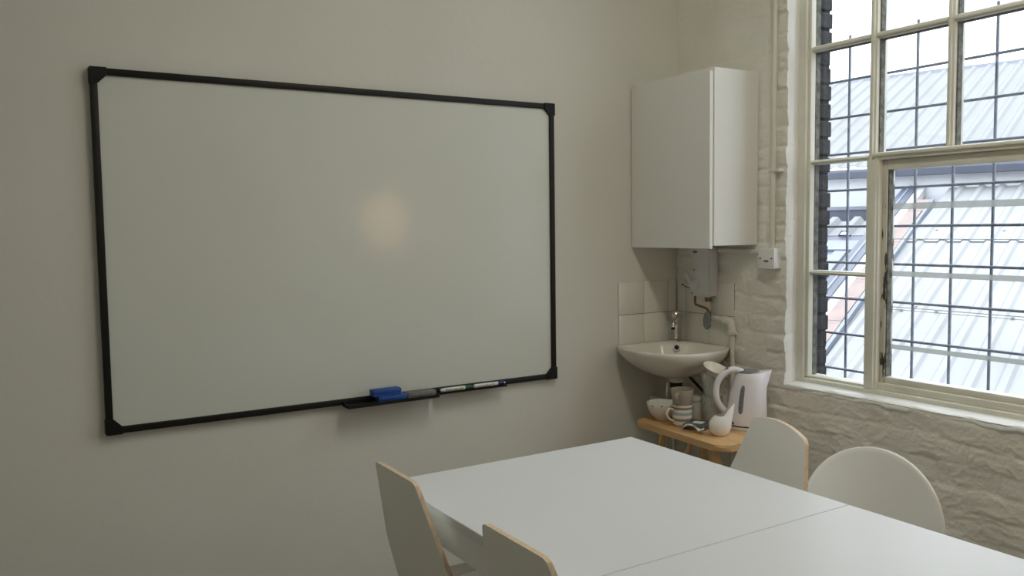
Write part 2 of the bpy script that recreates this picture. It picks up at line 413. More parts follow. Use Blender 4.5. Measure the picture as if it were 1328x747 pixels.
# reveal on the left of window 1, welded visually to the edge of g1
zz = g1[-1, :, 2]; sel = (zz >= WZ0-0.006) & (zz <= WZ1)
e = g1[-1][sel]
cols = [e]
for dx, dy in ((0.006, -0.001), (0.014, -0.005), (0.03, -0.006), (0.062, -0.007), (0.10, -0.007)):
    q = e.copy(); q[:, 0] = e[:, 0]*max(0, 1-dx/0.04)+dx; q[:, 1] = WY0+dy+0.003*fbm(q[:, 2]*14, q[:, 0]*60, 5)-0.4*brick_relief(np.full(len(q), -0.1), q[:, 2])+0.001
    cols.append(q)
rev = np.stack(cols, 0)
T = 0.10
gs = [g1, g2, rev,
      front_grid(WY0, WY1, WZ1, H, 0.012),
      front_grid(WY1, VY0, 0.0, H, 0.009),
      flat_grid((0, VY0, 0), (0, VY1, 0), (0, VY0, WZ0), (0, VY1, WZ0)),
      flat_grid((0, VY0, WZ1), (0, VY1, WZ1), (0, VY0, H), (0, VY1, H)),
      flat_grid((0, VY1, 0), (0, YF, 0), (0, VY1, H), (0, YF, H)),
      flat_grid((0, WY1, WZ0), (T, WY1, WZ0), (0, WY1, WZ1), (T, WY1, WZ1)),
      flat_grid((0, WY0, WZ1), (0, WY1, WZ1), (T, WY0, WZ1), (T, WY1, WZ1)),
      flat_grid((0, VY0, WZ0), (T, VY0, WZ0), (0, VY0, WZ1), (T, VY0, WZ1)),
      flat_grid((0, VY1, WZ0), (T, VY1, WZ0), (0, VY1, WZ1), (T, VY1, WZ1)),
      flat_grid((0, VY0, WZ1), (0, VY1, WZ1), (T, VY0, WZ1), (T, VY1, WZ1))]
wr = structure(grids('wall_right', gs, [M['brick_paint'], M['reveal_white']]))
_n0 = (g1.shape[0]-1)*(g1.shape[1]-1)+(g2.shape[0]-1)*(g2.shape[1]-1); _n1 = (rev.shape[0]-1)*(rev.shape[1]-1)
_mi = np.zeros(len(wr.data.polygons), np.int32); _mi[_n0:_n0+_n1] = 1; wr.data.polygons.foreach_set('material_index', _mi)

# outer leaf of dark brick round the windows: solid wall pieces plus ragged brick ends
def outer_leaf():
    b = BM(); X0, X1 = 0.122, 0.335
    for (ya, yb, za, zb) in ((0.25, WY0+0.062, -0.1, H+0.1), (WY0+0.062, WY1-0.03, -0.1, WZ0-0.02), (WY0+0.062, WY1-0.03, WZ1+0.02, H+0.1),
                             (WY1-0.03, VY0+0.03, -0.1, H+0.1), (VY0+0.03, VY1-0.03, -0.1, WZ0-0.02), (VY0+0.03, VY1-0.03, WZ1+0.02, H+0.1), (VY1-0.03, YF-0.2, -0.1, H+0.1)):
        box(b, X0, X1, min(ya, yb), max(ya, yb), za, zb)
    z = WZ0-0.03; i = 0
    while z < WZ1:
        h = 0.066; pr = 0.016+random.uniform(0, 0.014)
        if i % 7 == 3: pr += 0.004
        box(b, 0.19, 0.338+random.uniform(-0.002, 0.002), WY0+0.075-pr, WY0+0.085, z+random.uniform(0, 0.003), z+h, bev=0.005, seg=2)
        z += 0.0775; i += 1
    return b
structure(obj('wall_outside', outer_leaf(), M['old_brick']))

# ------------------------------------------------------------------ window 1 (the one in view)
def window_one():
    root = bpy.data.objects.new('window_1', None); COL.objects.link(root); root.location = (0, 0, 0); structure(root)
    F0, F1 = 0.052, 0.145      # frame front and back
    GX = 0.118
    ya, yb = WY0, WY1
    # box frame
    b = BM()
    box(b, F0, 0.119, -0.702, ya+0.012, WZ0, WZ1, bev=0.004)
    box(b, F0+0.014, 0.119, -0.716, -0.700, 0.76, WZ1, bev=0.003)
    box(b, F0, F1, yb-0.012, yb+0.045, WZ0, WZ1, bev=0.004)
    box(b, F0, F1, yb, ya, WZ1-0.05, WZ1, bev=0.004)
    # bottom rail with its moulded lip
    box(b, F0+0.004, F1, yb, ya, WZ0-0.01, 0.755, bev=0.004)
    box(b, F0+0.022, F1, yb, -0.70, 0.75, 0.765, bev=0.003)
    obj('window_frame', b, M['window_paint'], root, smooth=True)
    # painted masonry sill sloping into the room, rounded nose
    b = BM(); n = 60
    prof = [(0.07, 0.742), (0.03, 0.734), (0.010, 0.730), (-0.002, 0.724), (-0.007, 0.714), (-0.004, 0.706), (0.012, 0.700)]
    rows = []
    for i in range(n+1):
        y = ya-0.001+(yb-ya)*i/n; wob = 0.004*math.sin(i*0.9)+0.003*math.sin(i*2.3+1)
        rows.append([bm_v for bm_v in [b.verts.new((x, y, z+(wob if j > 1 else 0))) for j, (x, z) in enumerate(prof)]])
    for A, B in zip(rows, rows[1:]):
        for j in range(len(prof)-1): b.faces.new((A[j], A[j+1], B[j+1], B[j]))
    obj('window_sill', b, M['white_gloss'], root, smooth=True, angle=80)
    # mullions: two heavy uprights, two thin ones above the transom
    def mull(y0, y1, z0, z1, x0=0.072, m=M['window_paint'], name='mullion'):
        b = BM(); box(b, x0, F1, y1, y0, z0, z1, bev=0.004)
        box(b, x0-0.010, x0+0.02, y1+0.008, y0-0.008, z0, z1, bev=0.003)
        return obj(name, b, m, root, smooth=True)
    mull(-0.981, -1.011, 1.64, WZ1-0.05, 0.078)
    mull(-0.981, -1.036, 0.755, 1.643, 0.066)
    mull(-1.288, -1.315, 1.66, WZ1-0.05, 0.08)
    mull(-1.592, -1.619, 1.66, WZ1-0.05, 0.08)
    mull(-1.896, -1.926, 0.755, WZ1-0.05, 0.072)
    # horizontal glazing bars
    def bar(y0, y1, z0, z1, x0=0.078, name='glazing_bar'):
        b = BM(); box(b, x0, F1-0.01, y1, y0, z0, z1, bev=0.0045)
        box(b, x0-0.008, x0+0.02, y1, y0, z0+0.006, z1-0.006, bev=0.003)
        return obj(name, b, M['window_paint'], root, smooth=True)
    for zc in (2.103, 2.55):
        for a, c in ((-0.700, -0.983), (-1.009, -1.290), (-1.313, -1.594), (-1.617, -1.898), (-1.924, -2.20)):
            bar(a, c, zc, zc+0.024)
    bar(-0.700, -0.983, 1.646, 1.664); bar(-0.700, -0.983, 1.190, 1.208)
    bar(-1.924, -2.20, 1.646, 1.664); bar(-1.924, -2.20, 1.190, 1.208)
    b = BM(); box(b, 0.066, F1, -1.898, -1.009, 1.641, 1.671, bev=0.005); box(b, 0.056, 0.08, -1.898, -1.012, 1.655, 1.668, bev=0.004)
    obj('transom', b, M['window_paint'], root, smooth=True)
    # lower hopper sash
    b = BM()
    box(b, 0.088, F1-0.006, -1.056, -1.036, 0.757, 1.64, bev=0.003)
    obj('sash_stile', b, M['window_paint_worn'], root, smooth=True)
    b = BM()
    box(b, 0.088, F1-0.006, -1.896, -1.056, 1.603, 1.64, bev=0.003)
    obj('sash_top_rail', b, M['window_paint'], root, smooth=True)
    b = BM()
    box(b, 0.076, F1-0.006, -1.896, -1.036, 0.757, 0.782, bev=0.004)
    box(b, 0.092, F1-0.006, -1.896, -1.056, 0.780, 0.806, bev=0.004)
    obj('sash_bottom_rail', b, M['window_paint'], root, smooth=True)
    b = BM()
    box(b, 0.088, F1-0.006, -1.896, -1.878, 0.757, 1.64, bev=0.003)
    obj('sash_stile', b, M['window_paint_worn'], root, smooth=True)
    # dark putty lines beside the bars
    b = BM()
    for y in (-1.0135, -1.3175, -1.6215):
        box(b, 0.095, 0.121, y-0.0028, y+0.0035, 1.672, WZ1-0.05)
    box(b, 0.095, 0.121, -1.0605, -1.055, 0.806, 1.603)
    for y0, y1 in ((-0.718, -0.7145),):
        box(b, 0.095, 0.121, y0, y1, 0.766, WZ1-0.05)
    for a, c in ((-0.716, -0.981), (-1.011, -1.288), (-1.315, -1.592)):
        for zc in (2.101, 2.127): box(b, 0.098, 0.121, c, a, zc-0.0012, zc+0.0012)
    obj('putty_line', b, M['putty'], root)
    # panes
    zs_u = ((1.671, 2.103), (2.127, 2.55), (2.574, 2.97))
    for a, c in ((-1.011, -1.288), (-1.315, -1.592), (-1.619, -1.896)):
        for z0, z1 in zs_u:
            b = BM(); box(b, GX, GX+0.003, c-0.003, a+0.003, z0-0.003, z1+0.003); obj('pane', b, M['glass'], root)
    for a, c in ((-0.715, -0.981), (-1.926, -2.196)):
        for z0, z1 in ((0.765, 1.190), (1.208, 1.646), (1.664, 2.103), (2.127, 2.55), (2.574, 2.97)):
            b = BM(); box(b, GX, GX+0.003, c-0.003, a+0.003, z0-0.003, z1+0.003); obj('pane', b, M['glass'], root)
    # tall sash glazing: one pane crossed by pale translucent strips
    b = BM(); box(b, GX, GX+0.003, -1.88, -1.054, 0.803, 1.606); obj('pane', b, M['glass'], root)
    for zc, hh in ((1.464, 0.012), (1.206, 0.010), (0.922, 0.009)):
        b = BM(); box(b, GX+0.004, GX+0.0075, -1.88, -1.056, zc-hh, zc+hh, bev=0.001); obj('pale_strip', b, M['strip'], root)
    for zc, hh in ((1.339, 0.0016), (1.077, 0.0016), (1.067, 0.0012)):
        b = BM(); box(b, GX+0.004, GX+0.0060, -1.88, -1.056, zc-hh, zc+hh); obj('pale_strip', b, M['strip'], root)
    return root
window_one()

def added_window_two():  # unseen window added to bring more daylight into the room
    root = bpy.data.objects.new('added_window_2', None); COL.objects.link(root); structure(root)
    b = BM(); x0, x1 = 0.055, 0.14
    box(b, x0, x1, VY0-0.05, VY0+0.01, WZ0, WZ1); box(b, x0, x1, VY1-0.01, VY1+0.05, WZ0, WZ1)
    box(b, x0, x1, VY1, VY0, WZ0-0.01, WZ0+0.05); box(b, x0, x1, VY1, VY0, WZ1-0.05, WZ1)
    for i in range(1, 5):
        y = VY0+(VY1-VY0)*i/5; box(b, 0.075, 0.135, y-0.013, y+0.013, WZ0, WZ1)
    for z in (1.2, 1.655, 2.11, 2.56): box(b, 0.08, 0.13, VY1, VY0, z-0.011, z+0.011)
    obj('window_frame', b, M['window_paint'], root)
    b = BM(); box(b, 0.118, 0.121, VY1+0.05, VY0-0.05, WZ0+0.05, WZ1-0.05); obj('pane', b, M['glass'], root)
    b = BM(); box(b, -0.005, 0.07, VY1, VY0, WZ0-0.02, WZ0+0.012, bev=0.006); obj('window_sill', b, M['white_gloss'], root)
added_window_two()

# steel security grille fixed outside window 1
def grille():
    root = empty('security_grille', 'dark steel mesh grille of thin square bars outside the window', 'grille', (0.362, -1.45, 0.7))
    ys = [-0.524-0.1572*k for k in range(0, 12)]; zs = [0.599+0.1578*k for k in range(0, 10)]
    for y in ys:
        b = BM(); tube(b, [(0.362, y, zs[0]-0.02), (0.362, y, 2.21)], 0.0058, 8)
        o = obj('upright_bar', b, M['iron'], root, smooth=True); o.location = (-0.362, 1.45, -0.7)
    for z in zs:
        b = BM(); tube(b, [(0.353, ys[0]+0.02, z), (0.353, ys[-1]-0.02, z)], 0.0056, 8)
        o = obj('cross_bar', b, M['iron'], root, smooth=True); o.location = (-0.362, 1.45, -0.7)
grille()

# ------------------------------------------------------------------ outside: neighbouring roofs
AZ = math.radians(72.1)
VH = Vector((math.sin(AZ), math.cos(AZ), 0)); UU = Vector((math.cos(AZ), -math.sin(AZ), 0)); KK = Vector((0, 0, 1))
O1 = Vector((3.07, 0.282, 0.516))
def plane_frame(beta):
    be = math.radians(beta); return VH*math.cos(be)+KK*math.sin(be), -VH*math.sin(be)+KK*math.cos(be)
V1, N1 = plane_frame(19)
def P1(u, v, n=0.0): return O1+UU*u+V1*v+N1*n
O2 = Vector((5.87, 3.39, 2.06)); V2, N2 = plane_frame(22)
def P2(u, v, n=0.0): return O2+UU*u+V2*v+N2*n

def box_profile(u0, u1, period, phase, top, foot, h):
    pts = [(u0, 0.0)]; k = math.ceil((u0-phase)/period)
    while phase+k*period < u1:
        c = phase+k*period
        for du, hh in ((-foot/2, 0), (-top/2, h), (top/2, h), (foot/2, 0)):
            if u0 < c+du < u1: pts.append((c+du, hh))
        k += 1
    pts.append((u1, 0.0)); return pts
def sheet(bm, P, prof, v0, v1, n0=0.0, th=0.006):
    A = [[bm.verts.new(P(u, v, n0+h+t)) for (u, h) in prof] for v, t in ((v0, 0), (v1, 0), (v1, -th), (v0, -th))]
    for a, c in ((0, 1), (1, 2), (2, 3), (3, 0)):
        for i in range(len(prof)-1): bm.faces.new((A[a][i], A[a][i+1], A[c][i+1], A[c][i]))
root = empty('corrugated_roof', 'near white box-profile metal roof sloping up behind the tall sash', 'roof', O1)
def child(name, bm, m, r, smooth=False):
    o = obj(name, bm, m, r, smooth=smooth); o.location = -r.location; return o
b = BM(); sheet(b, P1, box_profile(-1.0, 7.0, 0.194, -0.485, 0.045, 0.085, 0.022), -4.0, 2.25); child('lower_sheet', b, M['roof_sheet'], root)
b = BM(); sheet(b, P1, box_profile(-1.0, 7.0, 0.194, -0.485, 0.045, 0.085, 0.022), 2.14, 3.85, n0=0.012); child('upper_sheet', b, M['roof_sheet'], root)
for (u, v) in ((-0.62, 0.55), (-0.52, 0.62), (-0.36, 0.55), (0.17, 0.5), (0.10, 2.5), (-0.22, 2.42), (-0.8, 2.45)):
    b = BM(); lathe(b, [(0.014, 0), (0.014, 0.008), (0.006, 0.012)], 10)
    bmesh.ops.translate(b, verts=b.verts, vec=P1(u, v, 0.008)); child('roof_bolt', b, M['gutter_light'], root)

root = empty('upper_roof', 'far white ribbed metal roof with its ridge against the sky', 'roof', O2)
b = BM(); sheet(b, P2, box_profile(-6.0, 9.0, 0.205, 0.06, 0.04, 0.10, 0.024), 0.0, 4.45); child('roof_sheet', b, M['roof_far'], root)
b = BM(); prism(b, [(-0.05, -0.02), (0.0, 0.018), (0.05, -0.02)], lambda a, c, t: P2(t, 4.45+a, c+0.02), -6.0, 9.0); child('ridge_cap', b, M['gutter_light'], root)

root = empty('eaves_wall', 'white fascia wall between two dark gutters, left of the near roof', 'wall', O2)
def hbar(z0, z1, d0, d1, u0=-7.0, u1=2.2):
    b = BM(); prism(b, [(d0, z0), (d1, z0), (d1, z1), (d0, z1)], lambda a, c, t: Vector((O2.x, O2.y, 0))+UU*t+VH*a+KK*c, u0, u1); return b
child('fascia', hbar(1.30, 1.95, 0.02, 0.12), M['fascia'], root)
child('eaves_gutter', hbar(1.93, 2.0, -0.12, 0.04), M['gutter'], root)
child('gutter_lip', hbar(2.0, 2.03, -0.10, 0.04), M['gutter_light'], root)
child('lower_gutter', hbar(1.43, 1.56, -0.16, 0.02), M['gutter'], root)
child('gutter_lip', hbar(1.56, 1.60, -0.18, 0.02), M['gutter_light'], root)
child('gutter_base', hbar(1.36, 1.43, -0.22, 0.02), M['gutter_light'], root)

# small strip of corrugated roof, skylight and sloping brick verge (all on the near slope)
root = empty('corrugated_strip', 'short strip of white corrugated sheet above the skylight', 'roof', P1(-2.5, 2.6))
b = BM(); sheet(b, P1, box_profile(-6.0, -1.42, 0.235, -1.62, 0.06, 0.13, 0.055), 2.26, 2.70, n0=0.03)
child('sheet', b, M['roof_far'], root)
b = BM(); prism(b, [(-6.0, 0.0), (-1.42, 0.0), (-1.42, 0.045), (-6.0, 0.045)], lambda a, c, t: P1(a, t, c-0.02), 2.10, 2.30); child('strip_gutter_board', b, M['gutter'], root)  # dark gutter board below the corrugated strip

root = empty('skylight', 'pale blue sloping skylight in a dark metal frame beyond the grille', 'skylight', P1(-2.5, 1.0))
b = BM(); prism(b, [(-6.0, 0.0), (-1.52, 0.0), (-1.52, 0.02), (-6.0, 0.02)], lambda a, c, t: P1(a-0.035*t, t, c-0.02), -3.0, 1.86); child('glazing', b, M['skylight'], root)
b = BM(); prism(b, [(-6.0, 0.0), (-1.40, 0.0), (-1.40, 0.05), (-6.0, 0.05)], lambda a, c, t: P1(a, t, c-0.02), 1.86, 2.12); child('head_rail', b, M['gutter_light'], root)
b = BM(); prism(b, [(-1.52, 0.0), (-1.40, 0.0), (-1.40, 0.04), (-1.52, 0.04)], lambda a, c, t: P1(a-0.035*t, t, c-0.02), -3.0, 1.95); child('side_frame', b, M['gutter_light'], root)

root = empty('brick_verge', 'sloping pink brick verge with white flashing beside the near roof', 'parapet', P1(-1.05, 1.0))
def vstrip(u0, u1, v0, v1, n0, n1, sh=-0.032, seg=1):
    b = BM(); prism(b, [(u0, n0), (u1, n0), (u1, n1), (u0, n1)], lambda a, c, t: P1(a+sh*t, t, c), v0, v1); return b
b = BM(); v = -3.0
while v < 3.3:
    L = 0.46+random.uniform(-0.05, 0.05); jit = random.uniform(-0.008, 0.008)
    prism(b, [(-1.115+jit, -0.05), (-0.955+jit, -0.05), (-0.965+jit, 0.045), (-1.105+jit, 0.045)], lambda a, c, t: P1(a-0.032*t, t, c), v, min(v+L-0.006, 3.35)); v += L
child('brick_coping', b, M['pink_brick'], root)
child('white_flashing', vstrip(-1.20, -1.115, -3.0, 4.4, -0.05, 0.035), M['flashing'], root)
child('dark_frame_bar', vstrip(-1.345, -1.20, -3.0, 4.2, -0.05, 0.05), M['gutter'], root)
child('edge_bead', vstrip(-1.285, -1.265, -3.0, 4.2, 0.05, 0.058), M['gutter_light'], root)
child('dark_joint', vstrip(-0.955, -0.925, -3.0, 3.35, -0.03, 0.05), M['gutter_light'], root)

# ------------------------------------------------------------------ whiteboard
def whiteboard():
    xl, xr, zb, zt = -2.539, -0.739, 0.7387, 1.930
    cx, cz = (xl+xr)/2, (zb+zt)/2
    root = empty('whiteboard', 'large wall-mounted whiteboard in a thin dark frame', 'whiteboard', (cx, 0, zb))
    off = (-cx, 0, -zb)
    def add(n, b, m, **k):
        o = obj(n, b, m, root, **k); o.location = off; return o
    b = BM(); box(b, xl+0.01, xr-0.01, -0.016, -0.004, zb+0.01, zt-0.01); add('writing_surface', b, M['board'])
    fw = 0.0225
    for (x0, x1, z0, z1) in ((xl, xr, zt-fw, zt), (xl, xr, zb, zb+fw), (xl, xl+fw, zb+fw, zt-fw), (xr-fw, xr, zb+fw, zt-fw)):
        b = BM(); box(b, x0, x1, -0.026, -0.002, z0, z1, bev=0.003); add('frame_rail', b, M['black_frame'], smooth=True)
    c = 0.052
    for sx, sz, X, Z in ((1, -1, xl-0.002, zt+0.002), (-1, -1, xr+0.002, zt+0.002), (1, 1, xl-0.002, zb-0.002), (-1, 1, xr+0.002, zb-0.002)):
        pts = rounded([(0, 0), (c, 0), (c, fw+0.002), (fw+0.002, c), (0, c)], [0.006, 0.002, 0.006, 0.006, 0.002])
        b = BM(); prism(b, pts, lambda a, d, t: Vector((X+sx*a, t, Z+sz*d)), -0.029, -0.001); add('corner_cap', b, M['black_plastic'])
whiteboard()

def pen_tray():
    o = BM(); x0, x1 = -1.728, -1.352
    z = 0.741
    pts = [(-0.002, z+0.014), (-0.002, z-0.006), (-0.066, z-0.006), (-0.072, z-0.002), (-0.072, z+0.008), (-0.068, z+0.008), (-0.066, z), (-0.006, z), (-0.006, z+0.014)]
    prism(o, [(a, c) for a, c in pts], lambda a, c, t: Vector((t, a-0.026, c)), x0, x1)
    r = empty('eraser_tray', 'black eraser tray clipped under the bottom edge of the whiteboard', 'tray', (-1.54, -0.05, 0.735))
    t = obj('tray_body', o, M['black_plastic'], r); t.location = (1.54, 0.05, -0.735)
    for x in (x0, x1-0.004):
        b = BM(); box(b, x, x+0.004, -0.096, -0.028, z-0.004, z+0.009, bev=0.001); q = obj('end_stop', b, M['black_plastic'], r); q.location = (1.54, 0.05, -0.735)
    o = BM(); x0, x1 = -1.335, -1.018
    prism(o, [(-0.028, z-0.002), (-0.062, z-0.002), (-0.064, z+0.004), (-0.061, z+0.005), (-0.058, z+0.001), (-0.028, z+0.002)], lambda a, c, t: Vector((t, a, c)), x0, x1)
    tag(obj('pen_ledge', o, M['black_plastic']), 'narrow black pen ledge under the board, right of the eraser tray', 'ledge')
pen_tray()

def eraser(name, label, x0, x1, y0, y1, z0, z1, m_top, m_low, group=None):
    r = empty(name, label, 'eraser', ((x0+x1)/2, (y0+y1)/2, z0), group=group)
    L, W_, h = (x1-x0)/2, (y1-y0)/2, z1-z0
    b = BM(); box(b, -L, L, -W_, W_, h*0.32, h, bev=0.004); grip = obj('grip', b, m_top, r, smooth=True)
    b = BM(); box(b, -L+0.002, L-0.002, -W_+0.002, W_-0.002, 0, h*0.33, bev=0.001); obj('felt_pad', b, m_low, r)
    for k in range(5):
        b = BM(); box(b, -L+0.012+k*(2*L-0.024)/5, -L+0.012+k*(2*L-0.024)/5+0.010, -W_-0.0008, -W_+0.001, h*0.45, h*0.8, bev=0.0004); obj('grip_rib', b, m_top, grip)
    return r
eraser('board_eraser', 'blue board eraser resting flat on the tray, underneath the other blue one', -1.605, -1.487, -0.090, -0.046, 0.7415, 0.766, M['blue_foam'], M['blue_foam'])
e2 = eraser('board_eraser', 'blue board eraser stacked on top of the other blue one', -1.625, -1.508, -0.083, -0.040, 0.7665, 0.7915, M['blue_foam'], M['blue_foam'])
eraser('felt_eraser', 'grey ribbed felt eraser on the right end of the black tray', -1.484, -1.362, -0.090, -0.046, 0.7415, 0.7675, M['grey_felt'], M['grey_felt'])

def marker(name, label, x0, x1, capm):
    y, z, r0 = -0.050, 0.7535, 0.0085
    r = empty(name, label, 'marker pen', ((x0+x1)/2, y, z-r0), group='marker pens on the ledge'); L = (x1-x0)/2
    def cyl(a, c, rad, m, nm):
        b = BM(); tube(b, [(a, 0, r0), (c, 0, r0)], rad, 20); return obj(nm, b, m, r, smooth=True)
    barrel = cyl(-L+0.006, L-0.036, r0*0.96, M['pen_white'], 'barrel'); cyl(-L, -L+0.006, r0*0.7, M['pen_white'], 'end_plug')
    cyl(L-0.036, L-0.006, r0, capm, 'cap'); cyl(L-0.006, L, r0*0.6, M['pen_white'] if capm is M['navy'] else capm, 'cap_tip')
    b = BM()
    for i in range(9):
        x = -L+0.018+i*0.0085; box(b, x, x+random.uniform(0.003, 0.007), -r0*0.98, -r0*0.90, r0+0.0005, r0+0.0030)
    box(b, -L+0.018, -L+0.075, -r0*0.99, -r0*0.90, r0-0.0030, r0-0.0022)
    obj('printed_marks', b, M['pen_mark'], barrel)
    if capm is M['green']:
        b = BM(); box(b, L-0.056, L-0.046, -r0*0.985, -r0*0.80, r0-0.004, r0+0.004); obj('printed_patch', b, M['pen_yellow'], barrel)
marker('marker_pen', 'white marker pen with a green cap on the ledge, nearer the erasers', -1.324, -1.178, M['green'])
marker('marker_pen', 'white marker pen with a navy cap on the ledge, nearer the sink', -1.172, -1.022, M['navy'])

# ------------------------------------------------------------------ wall cabinet
def cabinet():
    r = empty('wall_cabinet', 'plain white wall cabinet hung in the corner above the sink', 'cabinet', (-0.14, -0.255, 1.315))
    off = (0.14, 0.255, -1.315)
    b = BM(); x0, x1, y0, y1, z0, z1 = -0.272, -0.012, -0.508, -0.008, 1.315, 2.050
    for bb in ((x0, x1, y0, y0+0.018, z0, z1), (x0, x1, y1-0.018, y1, z0, z1), (x0, x1, y0+0.018, y1-0.018, z0, z0+0.018), (x0, x1, y0+0.018, y1-0.018, z1-0.018, z1), (x1-0.008, x1, y0+0.018, y1-0.018, z0+0.018, z1-0.018)):
        box(b, *bb, bev=0.001, seg=1)
    o = obj('body', b, M['door_white'], r); o.location = off
    b = BM(); box(b, -0.293, -0.274, -0.503, -0.006, 1.303, 2.034, bev=0.0015); o = obj('door', b, M['door_white'], r); o.location = off
cabinet()

# ------------------------------------------------------------------ conduit, switch, heater, pipes
b = BM(); tube(b, [(-0.026, -0.602, 1.29), (-0.026, -0.606, 2.2), (-0.026, -0.610, H-0.002)], 0.0115, 14)
r = empty('conduit', 'white conduit pipe running up the brick wall beside the window', 'pipe', (-0.018, -0.6, 1.33))
o = obj('pipe_run', b, M['pvc'], r, smooth=True); o.location = (0.018, 0.6, -1.33)
for z in (1.62, 2.35):
    b = BM(); box(b, -0.040, -0.004, -0.644, -0.588, z, z+0.012, bev=0.003); o = obj('pipe_clip', b, M['pvc'], r, smooth=True); o.location = (0.018, 0.6, -1.33)
b = BM(); tube(b, [(-0.020, -0.290, 1.288), (-0.020, -0.545, 1.282)], 0.0115, 14)
tag(obj('spur_conduit', b, M['pvc'], smooth=True), 'short horizontal white conduit from the water heater to the switch box', 'pipe')

r = empty('fused_switch', 'white square fused switch box on the brick wall', 'switch', (-0.02, -0.59, 1.215))
b = BM(); box(b, -0.022, 0.020, -0.043, 0.043, 0.0, 0.086, bev=0.003); obj('back_box', b, M['switch'], r, smooth=True)
b = BM(); box(b, -0.031, -0.0225, -0.0435, 0.0435, -0.0005, 0.0865, bev=0.002); plate = obj('face_plate', b, M['switch'], r, smooth=True)
for y in (-0.030, 0.030):
    b = BM(); box(b, -0.0325, -0.0305, y-0.003, y+0.003, 0.040, 0.046); obj('screw', b, M['dark'], plate)
b = BM(); box(b, -0.033, -0.0305, -0.013, 0.010, 0.028, 0.036, bev=0.001); obj('fuse_holder', b, M['gutter_light'], plate)

def heater():
    r = empty('water_heater', 'small white oversink water heater under the cabinet', 'water heater', (0, -0.216, 1.075))
    b = BM(); pts = rounded([(-0.060, 0), (0.060, 0), (0.060, 0.228), (-0.060, 0.228)], [0.016]*4)
    prism(b, pts, lambda a, c, t: Vector((t, a, c)), -0.012, -0.058)
    pts2 = rounded([(-0.052, 0.008), (0.052, 0.008), (0.052, 0.220), (-0.052, 0.220)], [0.014]*4)
    prism(b, pts2, lambda a, c, t: Vector((t, a, c)), -0.058, -0.066)
    casing = obj('casing', b, M['heater_white'], r, smooth=True, angle=30)
    b = BM()
    for k in range(5): box(b, -0.0985, -0.0965, -0.045, 0.045, 0.110+0.017*k, 0.1125+0.017*k)
    obj('moulded_line', b, M['heater_white'], casing)
    # round dial and pointer lever on the lower left of the face
    b = BM(); n = 28
    R0 = [(0.026, -0.097), (0.026, -0.106), (0.022, -0.112), (0.008, -0.113)]
    rings = [[b.verts.new((x, 0.032+rad*math.cos(2*PI*i/n), 0.052+rad*math.sin(2*PI*i/n))) for i in range(n)] for rad, x in R0]
    for A, B in zip(rings, rings[1:]):
        for i in range(n): b.faces.new((A[i], A[(i+1) % n], B[(i+1) % n], B[i]))
    b.faces.new(rings[-1]); dial = obj('dial', b, M['heater_white'], r, smooth=True)
    b = BM(); tube(b, [(-0.118, 0.038, 0.060), (-0.120, 0.060, 0.100), (-0.116, 0.066, 0.110)], 0.011, 12, rs=[0.012, 0.014, 0.010], flat=(1, 0.5)); obj('lever', b, M['heater_white'], dial, smooth=True)
    b = BM(); tube(b, smooth_path([(-0.103, 0.050, 0.036), (-0.106, 0.078, 0.040), (-0.106, 0.096, 0.046), (-0.104, 0.106, 0.050)]), 0.0022, 8); box(b, -0.108, -0.102, 0.100, 0.108, 0.046, 0.054, bev=0.001)
    obj('pull_chain', b, M['brass'], r)
    b = BM(); prism(b, [(0.014*math.cos(2*PI*i/20)+0.030, 0.006*math.sin(2*PI*i/20)+0.205) for i in range(20)], lambda a, c, t: Vector((t, a, c)), -0.0965, -0.0985); obj('oval_badge', b, M['gutter_light'], casing)
    for y, z in ((0.036, 0.118), (0.048, 0.010)):
        b = BM(); box(b, -0.0985, -0.0965, y-0.003, y+0.003, z, z+0.006); obj('screw', b, M['dark'], casing)
    for o in r.children:
        if o is not casing: o.location.x += 0.031
    for o in casing.children: o.location.x += 0.031
heater()

b = BM(); tube(b, smooth_path([(-0.075, -0.195, 1.076), (-0.075, -0.196, 1.045), (-0.072, -0.203, 1.036), (-0.062, -0.235, 1.026), (-0.058, -0.255, 1.020), (-0.056, -0.264, 1.005), (-0.056, -0.265, 0.985)]), 0.0055, 12)
r = empty('supply_pipe', 'thin copper supply pipe with a grey valve under the water heater', 'pipe', (-0.06, -0.19, 0.95))
o = obj('copper_tube', b, M['brass'], r, smooth=True); o.location = (0.06, 0.19, -0.95)
b = BM(); prism(b, rounded([(-0.008, 0.03), (0.008, 0.03), (0.018, 0.0), (0.018, -0.03), (0.0, -0.05), (-0.018, -0.03), (-0.018, 0.0)], [0.004]*7, 3), lambda a, c, t: Vector((t, a-0.265, c+0.975)), -0.060, -0.075)
o = obj('valve_lever', b, M['valve'], r, smooth=True); o.location = (0.06, 0.19, -0.95)
b = BM(); tube(b, [(-0.056, -0.265, 1.010), (-0.056, -0.265, 0.985)], 0.010, 12); o = obj('compression_nut', b, M['brass'], r, smooth=True); o.location = (0.06, 0.19, -0.95)

